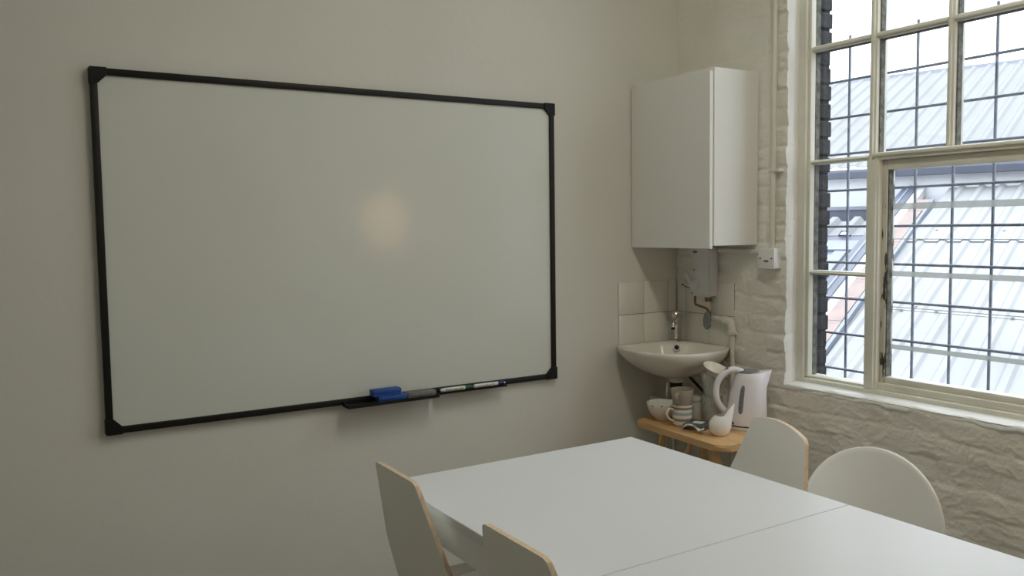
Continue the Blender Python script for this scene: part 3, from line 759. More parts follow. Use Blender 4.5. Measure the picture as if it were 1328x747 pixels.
r = empty('waste_pipe', 'white plastic pipe elbowing down the brick wall right of the sink', 'pipe', (-0.04, -0.35, 0.6)); off = (0.04, 0.35, -0.6)
def wp(n, b, m=M['pvc']):
    o = obj(n, b, m, r, smooth=True); o.location = off
wp('pipe_run', tube(BM(), smooth_path([(-0.036, -0.240, 1.076), (-0.034, -0.240, 1.00), (-0.034, -0.246, 0.982), (-0.034, -0.265, 0.978), (-0.034, -0.34, 0.972), (-0.034, -0.375, 0.965), (-0.034, -0.386, 0.94), (-0.034, -0.388, 0.80), (-0.034, -0.389, 0.30), (-0.034, -0.389, 0.01)], 8), 0.0105, 14))
wp('elbow', tube(BM(), smooth_path([(-0.034, -0.345, 0.972), (-0.034, -0.378, 0.966), (-0.034, -0.388, 0.925)], 6), 0.0175, 16))
wp('collar', tube(BM(), [(-0.034, -0.336, 0.972), (-0.034, -0.350, 0.971)], 0.0205, 16))
wp('collar', tube(BM(), [(-0.034, -0.388, 0.930), (-0.034, -0.388, 0.916)], 0.0205, 16))
wp('inlet_nut', tube(BM(), [(-0.036, -0.240, 1.070), (-0.036, -0.240, 1.052)], 0.016, 6), M['brass'])
wp('joint', tube(BM(), [(-0.034, -0.222, 0.980), (-0.034, -0.262, 0.978)], 0.016, 14))

# ------------------------------------------------------------------ tiled splashback
def splash(name, label, along_x, joints, zs):
    r = empty(name, label, 'tiles', (0, 0, zs[0]))
    def F(a, c, t): return Vector((-a, -t, c)) if along_x else Vector((-t, -a, c))
    b = BM(); prism(b, [(joints[0], zs[0]+0.002), (joints[-1]-0.0025, zs[0]+0.002), (joints[-1]-0.0025, zs[-1]-0.0025), (joints[0], zs[-1]-0.0025)], F, 0.0005 if along_x else -0.02, 0.0058 if along_x else 0.0118)
    o = obj('grout', b, M['grout'], r); o.location = (0, 0, -zs[0])
    b = BM(); base = 0.0 if along_x else 0.006; g = 0.0011
    for a0, a1 in zip(joints, joints[1:]):
        for c0, c1 in zip(zs, zs[1:]):
            p0, p1 = F(a0+g, c0+g, base+0.001), F(a1-g, c1-g, base+0.0078)
            box(b, min(p0.x, p1.x), max(p0.x, p1.x), min(p0.y, p1.y), max(p0.y, p1.y), c0+g, c1-g, bev=0.0012)
    o = obj('tile_face', b, M['tile'], r, smooth=True); o.location = (0, 0, -zs[0])
splash('tile_splashback', 'two rows of square cream tiles behind the sink on the whiteboard wall', True, [0.0145, 0.069, 0.221, 0.373], [0.838, 0.990, 1.142])
splash('tile_splashback', 'two rows of square cream tiles behind the sink on the brick wall', False, [0.009, 0.069, 0.221, 0.373], [0.838, 0.990, 1.142])

# ------------------------------------------------------------------ corner sink
def sink():
    r = empty('corner_sink', 'white ceramic bow-fronted corner washbasin', 'sink', (-0.2, -0.2, 0.69))
    ctrl = [(-0.390, -0.012), (-0.415, -0.07), (-0.425, -0.15), (-0.432, -0.23), (-0.420, -0.31), (-0.380, -0.375), (-0.31, -0.415), (-0.23, -0.430), (-0.15, -0.418), (-0.075, -0.395), (-0.017, -0.358)]
    sm = [(p.x, p.y) for p in smooth_path([(x, y, 0) for x, y in ctrl], 5)]
    side1 = [(-0.017, -0.358+(0.358-0.012)*k/12) for k in range(1, 12)]
    side2 = [(-0.017-(0.390-0.017)*k/12, -0.012) for k in range(0, 12)]
    ring0 = sm+side1+side2
    C = (-0.215, -0.205)
    def sc(s, lim=None, c=C):
        o = []
        for x, y in ring0:
            X, Y = c[0]+(x-c[0])*s, c[1]+(y-c[1])*s
            if lim is not None and X+Y > lim:
                d = (X+Y-lim)/2; X -= d; Y -= d
            o.append((X, Y))
        return o
    spec = [(0.10, 0.695, None), (0.20, 0.696, None), (0.36, 0.704, None), (0.55, 0.724, None), (0.74, 0.753, None), (0.88, 0.785, None), (0.96, 0.812, None), (0.992, 0.832, None), (1.0, 0.842, None), (0.995, 0.849, None), (0.975, 0.852, None),
            (0.93, 0.850, -0.16), (0.905, 0.842, -0.175), (0.885, 0.825, -0.19), (0.82, 0.790, -0.205), (0.68, 0.765, -0.23), (0.45, 0.748, None), (0.12, 0.742, None)]
    b = BM(); rings = []
    for k_, (s, z, lim) in enumerate(spec):
        if k_ < 9: z = 0.842-(0.842-z)*0.86
        rings.append([b.verts.new((x, y, z)) for x, y in sc(s, lim)])
    n = len(ring0)
    for A, B in zip(rings, rings[1:]):
        for i in range(n): b.faces.new((A[i], A[(i+1) % n], B[(i+1) % n], B[i]))
    b.faces.new(rings[0][::-1]); b.faces.new(rings[-1])
    o = obj('basin', b, M['ceramic'], r, smooth=True, angle=60); off = (0.2, 0.2, -0.69); o.location = off
    def add(nm, b, m):
        o = obj(nm, b, m, r, smooth=True); o.location = off
    # overflow in the back wall of the bowl
    d = Vector((-1, -1, 0.45)).normalized(); c = Vector((-0.0975, -0.0975, 0.826))
    a1 = Vector((1, -1, 0)).normalized(); a2 = d.cross(a1)
    def disc(rad0, rad1, t0, t1):
        b = BM(); n = 24
        rr = [(rad0, t0), (rad0, t1), (rad1, t1), (rad1, t0)]
        R = [[b.verts.new(c+d*t+a1*(q*math.cos(2*PI*i/n))+a2*(q*math.sin(2*PI*i/n))) for i in range(n)] for q, t in rr]
        for A, B in zip(R, R[1:]+R[:1]):
            for i in range(n): b.faces.new((A[i], A[(i+1) % n], B[(i+1) % n], B[i]))
        return b
    add('overflow_ring', disc(0.017, 0.011, -0.006, 0.006), M['chrome'])
    b = BM(); n = 24; f0 = [b.verts.new(c+d*0.0035+a1*(0.0112*math.cos(2*PI*i/n))+a2*(0.0112*math.sin(2*PI*i/n))) for i in range(n)]; f1 = [b.verts.new(v.co-d*0.012) for v in f0]
    b.faces.new(f0); b.faces.new(f1[::-1])
    for i in range(n): b.faces.new((f0[i], f1[i], f1[(i+1) % n], f0[(i+1) % n]))
    add('overflow_hole', b, M['dark'])
    cx, cy = -0.185, -0.190
    add('waste_cup', lathe(BM(), [(0.035, 0.725), (0.035, 0.698), (0.033, 0.690), (0.030, 0.687)], 28, cx, cy), M['ceramic'])
    add('waste_nut', lathe(BM(), [(0.029, 0.687), (0.029, 0.668), (0.024, 0.650), (0.017, 0.622)], 12, cx, cy), M['rubber'])
    add('bottle_trap', lathe(BM(), [(0.016, 0.622), (0.018, 0.60), (0.030, 0.595), (0.030, 0.53), (0.024, 0.515), (0.012, 0.51)], 24, cx-0.004, cy), M['pvc'])
    add('trap_pipe', tube(BM(), smooth_path([(cx, cy, 0.585), (cx+0.005, cy+0.04, 0.580), (cx+0.012, cy+0.09, 0.578), (cx+0.015, -0.004, 0.578)]), 0.017, 14), M['pvc'])
sink()
r = empty('wall_bracket', 'dark diagonal iron bracket bracing the underside of the sink', 'bracket', (-0.1, -0.2, 0.6))
b = BM(); tube(b, [(-0.148, -0.235, 0.715), (-0.085, -0.285, 0.625), (-0.01, -0.345, 0.545)], 0.0065, 8); o = obj('strut', b, M['rubber'], r, smooth=True); o.location = (0.1, 0.2, -0.6)
r = empty('pipe_pair', 'two thin grey water pipes rising from the floor behind the stool', 'pipe', (-0.13, -0.1, 0))
for dx, dy in ((0, 0), (0.030, -0.018)):
    b = BM(); tube(b, [(-0.02+dx, 0.02+dy, 0.0), (-0.02+dx, 0.02+dy, 0.5), (0.0+dx, 0.03+dy, 0.66)], 0.0075, 12); obj('riser', b, M['chrome'], r, smooth=True)

def tap():
    r = empty('pillar_tap', 'chrome pillar tap standing at the back of the sink', 'tap', (-0.063, -0.058, 0.851))
    b = BM(); lathe(b, [(0.023, 0), (0.023, 0.005), (0.014, 0.009), (0.0105, 0.014), (0.0105, 0.070), (0.013, 0.074), (0.013, 0.096), (0.010, 0.100)], 24); obj('body', b, M['chrome'], r, smooth=True)
    b = BM(); lathe(b, [(0.008, 0.098), (0.014, 0.106), (0.021, 0.112), (0.0225, 0.128), (0.019, 0.142), (0.008, 0.146)], 10, flute=lambda a, z: 0.06*math.cos(5*a)); obj('handle', b, M['chrome'], r, smooth=True)
    d = Vector((-0.75, -0.35, 0)).normalized()
    b = BM(); tube(b, smooth_path([d*0.006+Vector((0, 0, 0.086)), d*0.025+Vector((0, 0, 0.090)), d*0.036+Vector((0, 0, 0.086)), d*0.040+Vector((0, 0, 0.070))]), 0.009, 14); obj('spout', b, M['chrome'], r, smooth=True)
    b = BM(); tube(b, [d*0.040+Vector((0, 0, 0.072)), d*0.040+Vector((0, 0, 0.060))], 0.010, 14); obj('aerator', b, M['rubber'], r, smooth=True)
tap()

# ------------------------------------------------------------------ stool
SZ = 0.55
def stool():
    r = empty('wooden_stool', 'low honey pine stool with splayed legs under the corner sink', 'stool', (-0.27, -0.49, 0))
    # rounded top
    pts = rounded([(-0.185, 0.285), (0.205, 0.285), (0.205, -0.275), (-0.215, -0.275)], [0.05, 0.05, 0.05, 0.055], 8)
    b = BM(); prism(b, pts, lambda a, c, t: Vector((a, c, t)), SZ-0.026, SZ)
    bmesh.ops.bevel(b, geom=[e for e in b.edges if abs(e.verts[0].co.z-e.verts[1].co.z) < 1e-6], offset=0.006, segments=3, affect='EDGES')
    obj('seat', b, M['pine'], r, smooth=True, angle=50)
    for sx, sy in ((-1, 1), (1, 1), (-1, -1), (1, -1)):
        b = BM(); A = Vector((sx*0.125, sy*0.150, SZ-0.027)); B = Vector((sx*0.165, sy*0.235, 0.0))
        tube(b, [A, A.lerp(B, 0.5), B], 0.02, 8, rs=[0.021, 0.019, 0.015], flat=(1.0, 0.8)); obj('leg', b, M['pine'], r, smooth=True, angle=50)
    for sy in (1, -1):
        b = BM(); box(b, -0.15, 0.15, sy*0.150-0.018, sy*0.150+0.018, SZ-0.052, SZ-0.0262, bev=0.004); obj('cleat', b, M['pine'], r)
    b = BM(); tube(b, [(-0.148, 0.195, 0.25), (-0.148, -0.195, 0.25)], 0.011, 10); obj('stretcher', b, M['pine'], r, smooth=True)
    # folding cross strut seen between the front legs
    b = BM(); tube(b, [(-0.140, -0.04, SZ-0.028), (-0.152, 0.02, 0.40), (-0.155, 0.06, 0.262)], 0.015, 8, flat=(1.0, 0.7)); obj('brace', b, M['pine'], r, smooth=True)
stool()

def cup_profile(r0, r1, h, th=0.004, foot=0.8):
    return [(0.0001, 0.003), (r0*foot, 0.0), (r0*foot, 0.003), (r0, 0.006), (r0+(r1-r0)*0.5, h*0.5), (r1, h-0.001), (r1-th*0.5, h), (r1-th, h-0.001), (r0+(r1-r0)*0.5-th, h*0.5), (r0-th, 0.010), (0.0001, 0.008)]
def handle_pts(R, z0, z1, out, ang, lean=0):
    d = Vector((math.cos(ang), math.sin(ang), 0))
    return smooth_path([d*(R-0.003)+Vector((0, 0, z1)), d*(R+out*0.7)+Vector((0, 0, z1+0.002)), d*(R+out)+Vector((0, 0, (z0+z1)/2+0.006)), d*(R+out*0.6)+Vector((0, 0, z0+0.008)), d*(R-0.003)+Vector((0, 0, z0-0.002))], 6)

ZS = SZ+0.0006
r = empty('striped_mug', 'cream mug with grey and blue bands, handle to the left, on the stool', 'mug', (-0.352, -0.405, ZS))
b = BM(); lathe(b, cup_profile(0.040, 0.044, 0.090), 40); obj('cup', b, M['striped'], r, smooth=True, angle=50)
b = BM(); tube(b, handle_pts(0.043, 0.022, 0.070, 0.030, math.radians(165)), 0.006, 12, flat=(1.3, 0.8)); obj('handle', b, M['cream'], r, smooth=True)
r = empty('taupe_mug', 'taupe mug stacked inside the rim of the striped mug', 'mug', (-0.352, -0.405, ZS+0.0705))
r.rotation_euler = (0.015, -0.025, 0)
b = BM(); lathe(b, [(0.0001, 0.003), (0.030, 0.0), (0.034, 0.004), (0.0385, 0.022), (0.042, 0.045), (0.049, 0.084), (0.048, 0.0855), (0.046, 0.0845), (0.039, 0.045), (0.032, 0.009), (0.0001, 0.008)], 40); obj('cup', b, M['taupe'], r, smooth=True, angle=50)
b = BM(); tube(b, handle_pts(0.043, 0.030, 0.074, 0.024, math.radians(205)), 0.0055, 12, flat=(1.5, 0.8)); obj('handle', b, M['taupe'], r, smooth=True)

r = empty('white_bowl', 'wide white china bowl with dark chips, leftmost on the stool', 'bowl', (-0.352, -0.285, ZS))
b = BM(); lathe(b, [(0.0001, 0.004), (0.030, 0.0), (0.032, 0.004), (0.042, 0.012), (0.060, 0.035), (0.070, 0.062), (0.0725, 0.076), (0.071, 0.078), (0.0685, 0.076), (0.066, 0.062), (0.056, 0.037), (0.038, 0.016), (0.0001, 0.010)], 48); bowl = obj('bowl_body', b, M['ceramic'], r, smooth=True, angle=60)
for a, z in ((3.9, 0.071), (4.6, 0.073), (3.3, 0.069)):
    b = BM(); rr = 0.0722; box(b, rr*math.cos(a)-0.003, rr*math.cos(a)+0.003, rr*math.sin(a)-0.003, rr*math.sin(a)+0.003, z, z+0.004, bev=0.001); obj('rim_chip', b, M['dark'], bowl)

r = empty('storage_jar', 'white lidded jar standing behind the striped mug', 'jar', (-0.250, -0.380, ZS))
b = BM(); lathe(b, [(0.0001, 0.0), (0.030, 0.0), (0.033, 0.005), (0.033, 0.078), (0.029, 0.086)], 36); obj('jar_body', b, M['jar'], r, smooth=True)
b = BM(); lathe(b, [(0.031, 0.0865), (0.032, 0.088), (0.032, 0.104), (0.030, 0.107)], 36); obj('lid', b, M['jar'], r, smooth=True)

def tumbler(label, loc, h=0.118, r0=0.033, r1=0.046):
    r = empty('glass_tumbler', label, 'glass', loc, group='fluted tumblers stacked on the stool')
    prof = [(0.0001, 0.0), (r0, 0.0), (r0+0.001, 0.004), (r0+(r1-r0)*0.55, h*0.62), (r1-0.002, h*0.72), (r1, h), (r1-0.002, h+0.001), (r1-0.0035, h), (r1-0.006, h*0.72), (r0+(r1-r0)*0.5-0.005, h*0.55), (r0-0.006, 0.016), (0.0001, 0.014)]
    b = BM(); lathe(b, prof, 80, flute=lambda a, z: (0.035*abs(math.cos(5*a))-0.02)*(1 if z < h*0.66 else 0)); obj('glass_body', b, M['tumbler'], r, smooth=True, angle=60)
tumbler('clear fluted tumbler standing on the stool, lower of the stacked pair', (-0.228, -0.458, ZS))
tumbler('clear fluted tumbler nested on top of the lower one', (-0.228, -0.458, ZS+0.062+0.034))

r = empty('white_cup', 'small white cup lying tilted on top of the stacked tumblers', 'cup', (-0.236, -0.470, ZS+0.208))
r.rotation_mode = 'QUATERNION'; r.rotation_quaternion = (Matrix.Rotation(math.radians(16), 3, Vector((0.53, 0.85, 0))) @ Matrix.Rotation(math.radians(17), 3, Vector((0.85, -0.53, 0)))).to_quaternion()
b = BM(); lathe(b, [(0.0001, 0.002), (0.020, 0.0), (0.024, 0.004), (0.040, 0.020), (0.056, 0.040), (0.055, 0.0415), (0.053, 0.040), (0.037, 0.022), (0.022, 0.009), (0.0001, 0.006)], 40); obj('cup', b, M['cream'], r, smooth=True, angle=60)
b = BM(); tube(b, handle_pts(0.036, 0.010, 0.036, 0.018, math.radians(-60)), 0.004, 10, flat=(1.4, 0.8)); obj('handle', b, M['cream'], r, smooth=True)

def kettle():
    r = empty('electric_kettle', 'white electric kettle with a grey water gauge on the stool', 'kettle', (-0.160, -0.590, ZS), math.radians(148))
    # local +x points to the handle side
    n = 56
    prof = [(0.083, 0.0, 0), (0.085, 0.004, 0), (0.085, 0.014, 0), (0.081, 0.017, 0), (0.082, 0.022, 0), (0.083, 0.05, 0), (0.081, 0.09, -0.001), (0.077, 0.13, -0.003), (0.071, 0.17, -0.006), (0.064, 0.205, -0.010), (0.058, 0.225, -0.013), (0.053, 0.233, -0.014)]
    b = BM(); rings = []
    for R, z, sh in prof:
        ring = []
        for i in range(n):
            a = 2*PI*i/n; x = R*math.cos(a); y = R*0.94*math.sin(a)
            if z > 0.15:   # spout side (-x)
                k = ((z-0.15)/0.083)**1.5*max(0, -math.cos(a))**9; x -= 0.036*k
            ring.append(b.verts.new((x+sh, y, z+(0.010*max(0, -math.cos(a))**6 if z > 0.21 else 0))))
        rings.append(ring)
    for A, B in zip(rings, rings[1:]):
        for i in range(n): b.faces.new((A[i], A[(i+1) % n], B[(i+1) % n], B[i]))
    b.faces.new(rings[0][::-1]); b.faces.new(rings[-1])
    obj('body', b, M['kettle'], r, smooth=True, angle=50)
    b = BM(); lathe(b, [(0.086, 0.0145), (0.0862, 0.0155), (0.0862, 0.018), (0.084, 0.019)], 56, sy=0.94, cap=False); obj('base_seam', b, M['dark'], r, smooth=True)
    b = BM(); lathe(b, [(0.045, 0.231), (0.045, 0.238), (0.038, 0.242), (0.0001, 0.244)], 36, cx=-0.006, sy=0.9); obj('lid', b, M['gauge'], r, smooth=True)
    b = BM(); tube(b, smooth_path([(0.020, 0, 0.236), (0.052, 0, 0.246), (0.088, 0, 0.236), (0.118, 0, 0.205), (0.130, 0, 0.160), (0.124, 0, 0.115), (0.102, 0, 0.080), (0.078, 0, 0.062)], 7), 0.014, 16, flat=(1.15, 0.95)); obj('handle', b, M['kettle'], r, smooth=True)
    b = BM(); tube(b, [(0.080, 0, 0.252), (0.096, 0, 0.241)], 0.007, 10, flat=(1.6, 0.6)); obj('lid_switch', b, M['gauge'], r, smooth=True)
    # water gauge: a slim bowed strip on the side that faces the camera
    g = BM(); aw = 0.125; ac = math.radians(57); rows = []
    def rad(z):
        for (R0, z0, s0), (R1, z1, s1) in zip(prof, prof[1:]):
            if z0 <= z <= z1: t = (z-z0)/(z1-z0+1e-9); return R0+(R1-R0)*t, s0+(s1-s0)*t
        return prof[-1][0], prof[-1][2]
    for k in range(17):
        z = 0.070+0.118*k/16; R, s = rad(z); R += 0.0022; e = math.sqrt(max(0.0, 1-(abs(k-8)/8)**6)); row = []
        for j in range(7):
            a = ac+aw*(j-3)/3*(0.25+0.75*e); row.append(g.verts.new((R*math.cos(a)+s, R*0.94*math.sin(a), z)))
        rows.append(row)
    for A, B in zip(rows, rows[1:]):
        for j in range(6): g.faces.new((A[j], A[j+1], B[j+1], B[j]))
    gz = obj('water_gauge', g, M['gauge'], r, smooth=True); md = gz.modifiers.new('t', 'SOLIDIFY'); md.thickness = 0.003
    for z in (0.095, 0.118, 0.141, 0.164):
        b = BM(); R, s = rad(z); R += 0.0045; x, y = R*math.cos(ac)+s, R*0.94*math.sin(ac); box(b, x-0.0025, x+0.0025, y-0.001, y+0.001, z, z+0.0025); obj('level_mark', b, M['dark'], gz)
    b = BM(); x, y = 0.083*math.cos(0.55), 0.078*math.sin(0.55); tube(b, [(x, y, 0.024), (x*1.01, y*1.01, 0.034)], 0.006, 10); obj('power_switch', b, M['dark'], r, smooth=True)
kettle()

def creamer():
    r = empty('milk_jug', 'small white teardrop milk jug at the front of the stool', 'jug', (-0.350, -0.622, ZS), math.radians(-35))
    n = 48; b = BM(); prof = [(0.026, 0.0), (0.030, 0.002), (0.041, 0.018), (0.0455, 0.038), (0.043, 0.058), (0.036, 0.074), (0.030, 0.084)]
    def ring(R, z, inner=0.0):
        out = []
        for i in range(n):
            a = 2*PI*i/n; c = math.cos(a); k = max(0.0, z-0.045)/0.040
            x = (R-inner)*c+k*0.020*max(0, c)**4; y = (R-inner)*math.sin(a)*(1-0.12*k)
            zz = z+(k**1.3)*(0.050*max(0, (c+0.35)/1.35)**2.2 - 0.004)
            out.append(b.verts.new((x+0.010*k*k, y, zz)))
        return out
    rings = [ring(R, z) for R, z in prof]+[ring(R, z, 0.004) for R, z in prof[::-1][:-1]]
    for A, B in zip(rings, rings[1:]):
        for i in range(n): b.faces.new((A[i], A[(i+1) % n], B[(i+1) % n], B[i]))
    b.faces.new(rings[0][::-1]); b.faces.new(rings[-1])
    obj('jug_body', b, M['ceramic_bright'], r, smooth=True, angle=70)
creamer()

r = empty('tea_packet', 'dark grey packet with a white label lying on the stool', 'packet', (-0.332, -0.482, ZS), math.radians(24))
b = BM(); box(b, -0.052, 0.050, -0.045, 0.050, 0.0, 0.022, bev=0.004); pk = obj('box', b, M['foil'], r, smooth=True)
b = BM(); box(b, -0.020, 0.022, -0.022, 0.022, 0.0222, 0.023); obj('label_patch', b, M['paper'], pk)
b = BM(); rows = []
for i in range(12):
    t = i/11; row = []
    for j in range(5):
        s = j/4; row.append(b.verts.new((-0.098+0.036*s+0.010*math.sin(5*t+s), 0.030-0.095*t+0.012*s, 0.004+0.020*abs(math.sin(3.4*t+0.4))*(1-s*0.4)+0.010*math.sin(9*t+4*s)**2)))
    rows.append(row)
for A, B in zip(rows, rows[1:]):
    for j in range(4): b.faces.new((A[j], A[j+1], B[j+1], B[j]))
o = tag(obj('crumpled_wrapper', b, M['paper'], smooth=True), 'crumpled white wrapper at the edge of the stool beside the grey packet', 'wrapper'); o.location = (-0.332, -0.482, ZS+0.0015); o.rotation_euler = (0, 0, math.radians(24))
md = o.modifiers.new('t', 'SOLIDIFY'); md.thickness = 0.0012

# ------------------------------------------------------------------ tables
def table(label, x0, x1, y0, y1, legs):
    r = empty('table', label, 'table', ((x0+x1)/2, (y0+y1)/2, 0), group=None); L, W_ = (x1-x0)/2, (y1-y0)/2
    b = BM(); box(b, -L, L, -W_, W_, 0.7155, 0.74, bev=0.0012)
    top = obj('tabletop', b, M['table_white'], r)
    for (a, c, d, e) in ((-L-0.0006, -L+0.0005, -W_+0.001, W_-0.001), (L-0.0005, L+0.0006, -W_+0.001, W_-0.001)):
        b = BM(); box(b, a, c, d, e, 0.7165, 0.739); obj('edge_band', b, M['table_edge'], top)
    b = BM(); t = 0.018; i = 0.012
    for bb in ((-L+i, L-i, -W_+i, -W_+i+t), (-L+i, L-i, W_-i-t, W_-i), (-L+i, -L+i+t, -W_+i+t, W_-i-t), (L-i-t, L-i, -W_+i+t, W_-i-t)): box(b, *bb, 0.645, 0.7153)
    obj('apron', b, M['leg_white'], r)
    for X, Y in legs:
        cx, cy = X-(x0+x1)/2, Y-(y0+y1)/2; b = BM(); box(b, cx-0.017, cx+0.017, cy-0.017, cy+0.017, 0, 0.6445, bev=0.003); obj('leg', b, M['leg_white'], r, smooth=True)
    for X in (legs[0][0], legs[2][0]):
        b = BM(); cx = X-(x0+x1)/2; box(b, cx-0.017, cx+0.017, -W_+i+t, W_-i-t, 0.645, 0.68); obj('leg_rail', b, M['leg_white'], r)
    return r
table('white square table at the far end, nearest the whiteboard', -1.970, -1.151, -1.8125, -1.022, [(-1.915, -1.056), (-1.915, -1.59), (-1.185, -1.056), (-1.185, -1.522)])
table('white table nearest the camera, pushed against the far one', -1.970, -1.151, -2.606, -1.8145, [(-1.915, -1.92), (-1.915, -2.56), (-1.185, -1.92), (-1.185, -2.56)])

# ------------------------------------------------------------------ chairs
def ply_chair(label, loc, rotz, wt, taper, lean, arch, top=0.82, sw=0.165):
    """local +x is the way the sitter faces; seat 0.45 high"""
    r = empty('plywood_chair', label, 'chair', (loc[0], loc[1], 0), rotz)
    zb = 0.47; hw = wt/2; hb = hw+taper*(top-0.60)          # flares down to z=0.60 then straight
    pts = [(-hb, zb), (hb, zb), (hb, 0.60), (hw, top)]+[(-hw, top), (-hb, 0.60)]
    rad = [0.03, 0.03, 0.12, 0.022, 0.022, 0.12]
    pts = rounded(pts, rad, 7)
    if arch > 0:
        pts = [(a, c+arch*(1-(a/hw)**2)) if (c > top-0.024 and abs(a) <= hw) else (a, c) for a, c in pts]
        # extra points along the arched top
        q = []; n = len(pts)
        for i in range(n):
            p0, p1 = pts[i], pts[(i+1) % n]; q.append(p0)
            if p0[1] > top-0.002 and p1[1] > top-0.002 and abs(p1[0]-p0[0]) > 0.05:
                for k in range(1, 10):
                    a = p0[0]+(p1[0]-p0[0])*k/10; q.append((a, top+arch*(1-(a/hw)**2)))
        pts = q
    th = 0.0115
    def F(a, c, t):
        return Vector((lean*(top-c)+t, a, c))
    b = BM(); prism(b, pts, F, -th, 0.0, mi=0, mi_side=1)
    obj('backrest', b, [M['laminate'], M['ply']], r)
    b = BM(); sx0 = lean*(top-0.46)+0.004
    spts = rounded([(sx0, -0.120), (sx0+0.36, -sw), (sx0+0.36, sw), (sx0, 0.120)], [0.04]*4, 7)
    prism(b, spts, lambda a, c, t: Vector((a, c, t)), 0.445, 0.4565, mi=0, mi_side=1); obj('seat', b, [M['laminate'], M['ply']], r)
    for sy in (-1, 1):
        b = BM(); tube(b, [(sx0+0.31, sy*0.13, 0.436), (sx0+0.35, sy*0.155, 0.0)], 0.0095, 12); obj('leg', b, M['steel_leg'], r, smooth=True)
        b = BM(); tube(b, [(sx0+0.05, sy*0.105, 0.436), (sx0-0.01, sy*0.118, 0.0)], 0.0095, 12); obj('leg', b, M['steel_leg'], r, smooth=True)
        b = BM(); tube(b, smooth_path([(sx0+0.05, sy*0.09, 0.436), (sx0+0.014, sy*0.09, 0.465), (sx0+0.004, sy*0.09, 0.50), (lean*(top-0.60)+0.008, sy*0.09, 0.60)]), 0.007, 10); obj('back_support', b, M['steel_leg'], r, smooth=True)
    b = BM()
    for x, q in ((sx0+0.05, 0.105), (sx0+0.31, 0.13)): tube(b, [(x, -q, 0.436), (x, q, 0.436)], 0.0085, 10)
    for s in (-1, 1): tube(b, [(sx0+0.05, s*0.105, 0.436), (sx0+0.31, s*0.13, 0.436)], 0.0085, 10)
    obj('seat_frame', b, M['steel_leg'], r, smooth=True)
    return r
ply_chair('white plywood chair at the left side of the far table, nearest the whiteboard', (-2.030, -1.205), 0.0, 0.225, 0.30, 0.25, 0.0)
ply_chair('white plywood chair tucked in at the left side of the tables, nearest the camera', (-2.030, -1.742), 0.0, 0.225, 0.30, 0.25, 0.0)
ply_chair('white plywood chair with an arched top, beside the stool and kettle', (-0.956, -1.434), PI-math.radians(20.6), 0.290, 0.40, 0.25, 0.020, sw=0.135)

def shell_chair():
    r = empty('round_back_chair', 'white chair with a round plastic back under the window', 'chair', (-0.862, -1.694, 0), PI)
    # oval back shell, slightly dished
    b = BM(); N = 56; c0 = 0.622; A, B = 0.208, 0.182; th = 0.009
    def pt(s, a, t):
        y = A*s*math.cos(a); z = c0+B*s*math.sin(a)*(1.0 if math.sin(a) > 0 else 0.95)
        x = 0.20*(0.80-z)+0.10*(y*y)/0.2*0.6+t
        return (x, y, z)
    S = [0.0001, 0.25, 0.5, 0.75, 0.92, 0.98, 1.0]
    fr = [[b.verts.new(pt(s, 2*PI*i/N, 0 if s < 0.99 else -0.003)) for i in range(N)] for s in S]
    bk = [[b.verts.new(pt(s, 2*PI*i/N, -th if s < 0.99 else -th+0.003)) for i in range(N)] for s in S]
    for G in (fr, bk):
        for P_, Q in zip(G, G[1:]):
            for i in range(N): b.faces.new((P_[i], P_[(i+1) % N], Q[(i+1) % N], Q[i]))
    for i in range(N): b.faces.new((fr[-1][i], fr[-1][(i+1) % N], bk[-1][(i+1) % N], bk[-1][i]))
    obj('backrest', b, M['plastic_white'], r, smooth=True, angle=70)
    b = BM(); pts = rounded([(0.05, -0.135), (0.42, -0.148), (0.42, 0.148), (0.05, 0.135)], [0.05, 0.07, 0.07, 0.05], 8)
    prism(b, pts, lambda a, c, t: Vector((a, c, t)), 0.438, 0.449); obj('seat', b, M['plastic_white'], r)
    for sy in (-1, 1):
        b = BM(); tube(b, [(0.36, sy*0.12, 0.430), (0.40, sy*0.145, 0.0)], 0.0095, 12); obj('leg', b, M['steel_leg'], r, smooth=True)
        b = BM(); tube(b, [(0.10, sy*0.12, 0.430), (0.03, sy*0.145, 0.0)], 0.0095, 12); obj('leg', b, M['steel_leg'], r, smooth=True)
        b = BM(); tube(b, smooth_path([(0.11, sy*0.10, 0.430), (0.066, sy*0.10, 0.438), (0.058, sy*0.10, 0.48), (0.042, sy*0.10, 0.545)]), 0.008, 10); obj('back_support', b, M['steel_leg'], r, smooth=True)
    b = BM()
    for x in (0.10, 0.36): tube(b, [(x, -0.12, 0.430), (x, 0.12, 0.430)], 0.008, 10)
    obj('seat_frame', b, M['steel_leg'], r, smooth=True)
shell_chair()

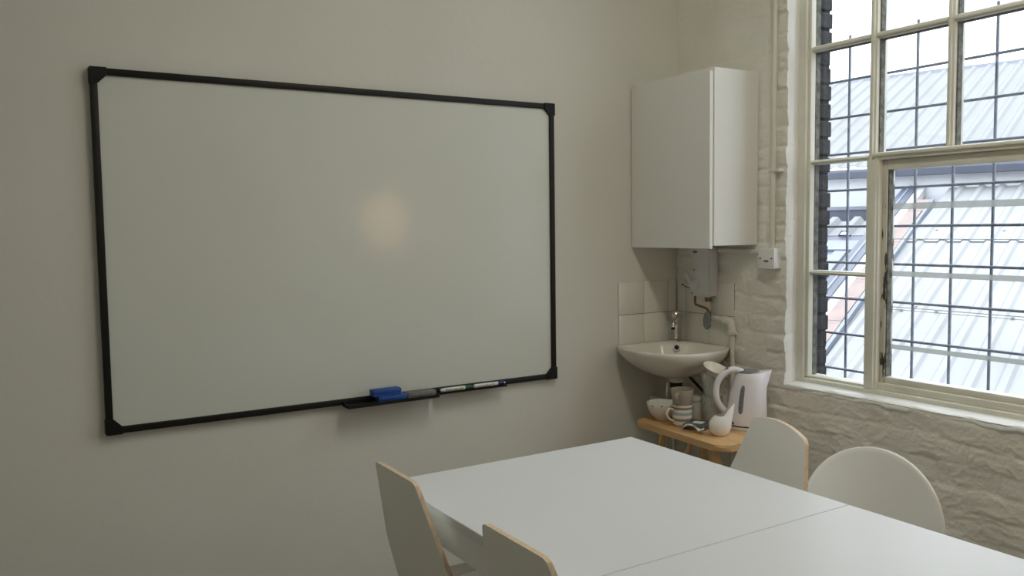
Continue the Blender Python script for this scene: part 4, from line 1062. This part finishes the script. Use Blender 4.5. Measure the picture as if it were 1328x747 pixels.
# ------------------------------------------------------------------ warm floor lamp near the window wall (its glow is mirrored in the board)
def floor_lamp():
    r = empty('floor_lamp', 'standing reading lamp with a warm open bowl shade turned to the whiteboard', 'lamp', (-0.30, -2.92, 0))
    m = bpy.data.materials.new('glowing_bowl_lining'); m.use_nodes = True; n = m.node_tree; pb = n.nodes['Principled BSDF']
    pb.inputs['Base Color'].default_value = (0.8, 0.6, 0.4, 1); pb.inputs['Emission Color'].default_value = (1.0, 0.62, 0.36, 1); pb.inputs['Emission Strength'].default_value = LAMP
    def dish(name, prof, mt):
        b = BM(); N = 40; rings = [[b.verts.new((R*math.cos(2*PI*i/N), y, 1.46+R*math.sin(2*PI*i/N)*1.15)) for i in range(N)] for R, y in prof]
        for A, B in zip(rings, rings[1:]):
            for i in range(N): b.faces.new((A[i], A[(i+1) % N], B[(i+1) % N], B[i]))
        b.faces.new(rings[-1]); return obj(name, b, mt, r, smooth=True)
    dish('shade', [(0.192, 0.05), (0.165, -0.02), (0.11, -0.06), (0.03, -0.08)], M['black_frame'])
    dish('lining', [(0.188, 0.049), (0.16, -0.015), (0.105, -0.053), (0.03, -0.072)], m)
    b = BM(); bmesh.ops.create_uvsphere(b, u_segments=24, v_segments=16, radius=0.055); bmesh.ops.translate(b, verts=b.verts, vec=(-0.045, 0.02, 1.38)); obj('dark_ball', b, M['rubber'], r, smooth=True)  # unlit ball added to leave a dark spot in the mirrored glow
    b = BM(); tube(b, [(0, -0.075, 1.46), (0, -0.10, 1.40), (0, -0.10, 0.02)], 0.010, 12); obj('pole', b, M['black_frame'], r, smooth=True)
    b = BM(); lathe(b, [(0.13, 0.0), (0.13, 0.012), (0.02, 0.022)], 32, cy=-0.10); obj('base', b, M['black_frame'], r, smooth=True)
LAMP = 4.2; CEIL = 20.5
floor_lamp()

# ceiling luminaire: the room's main lamp, above the tables
def batten(name, label, loc, strength):
    r = empty(name, label, 'lamp', loc)
    m = bpy.data.materials.new('opal_diffuser'); m.use_nodes = True; pb = m.node_tree.nodes['Principled BSDF']
    pb.inputs['Base Color'].default_value = (0.9, 0.9, 0.85, 1); pb.inputs['Emission Color'].default_value = (1.0, 0.972, 0.84, 1); pb.inputs['Emission Strength'].default_value = strength
    b = BM(); box(b, -0.11, 0.11, -0.62, 0.62, 0.06, 0.10, bev=0.004); obj('housing', b, M['door_white'], r)
    b = BM(); prism(b, rounded([(-0.10, 0.0598), (0.10, 0.0598), (0.10, 0.0), (-0.10, 0.0)], [0, 0, 0.03, 0.03], 5), lambda a, c, t: Vector((a, t, c)), -0.60, 0.60); obj('diffuser', b, m, r, smooth=True)
    for y in (-0.45, 0.45):
        b = BM(); tube(b, [(0, y, 0.10), (0, y, H-loc[2]-0.001)], 0.004, 8); obj('suspension_rod', b, M['chrome'], r, smooth=True)
batten('ceiling_light', 'long opal ceiling light hung above the tables', (-1.30, -1.95, 2.98), CEIL)
batten('ceiling_light', 'unseen ceiling light added further back as fill for the chair backs', (-4.0, -3.3, 2.94), CEIL*0.36)  # second luminaire is an added fill, out of view
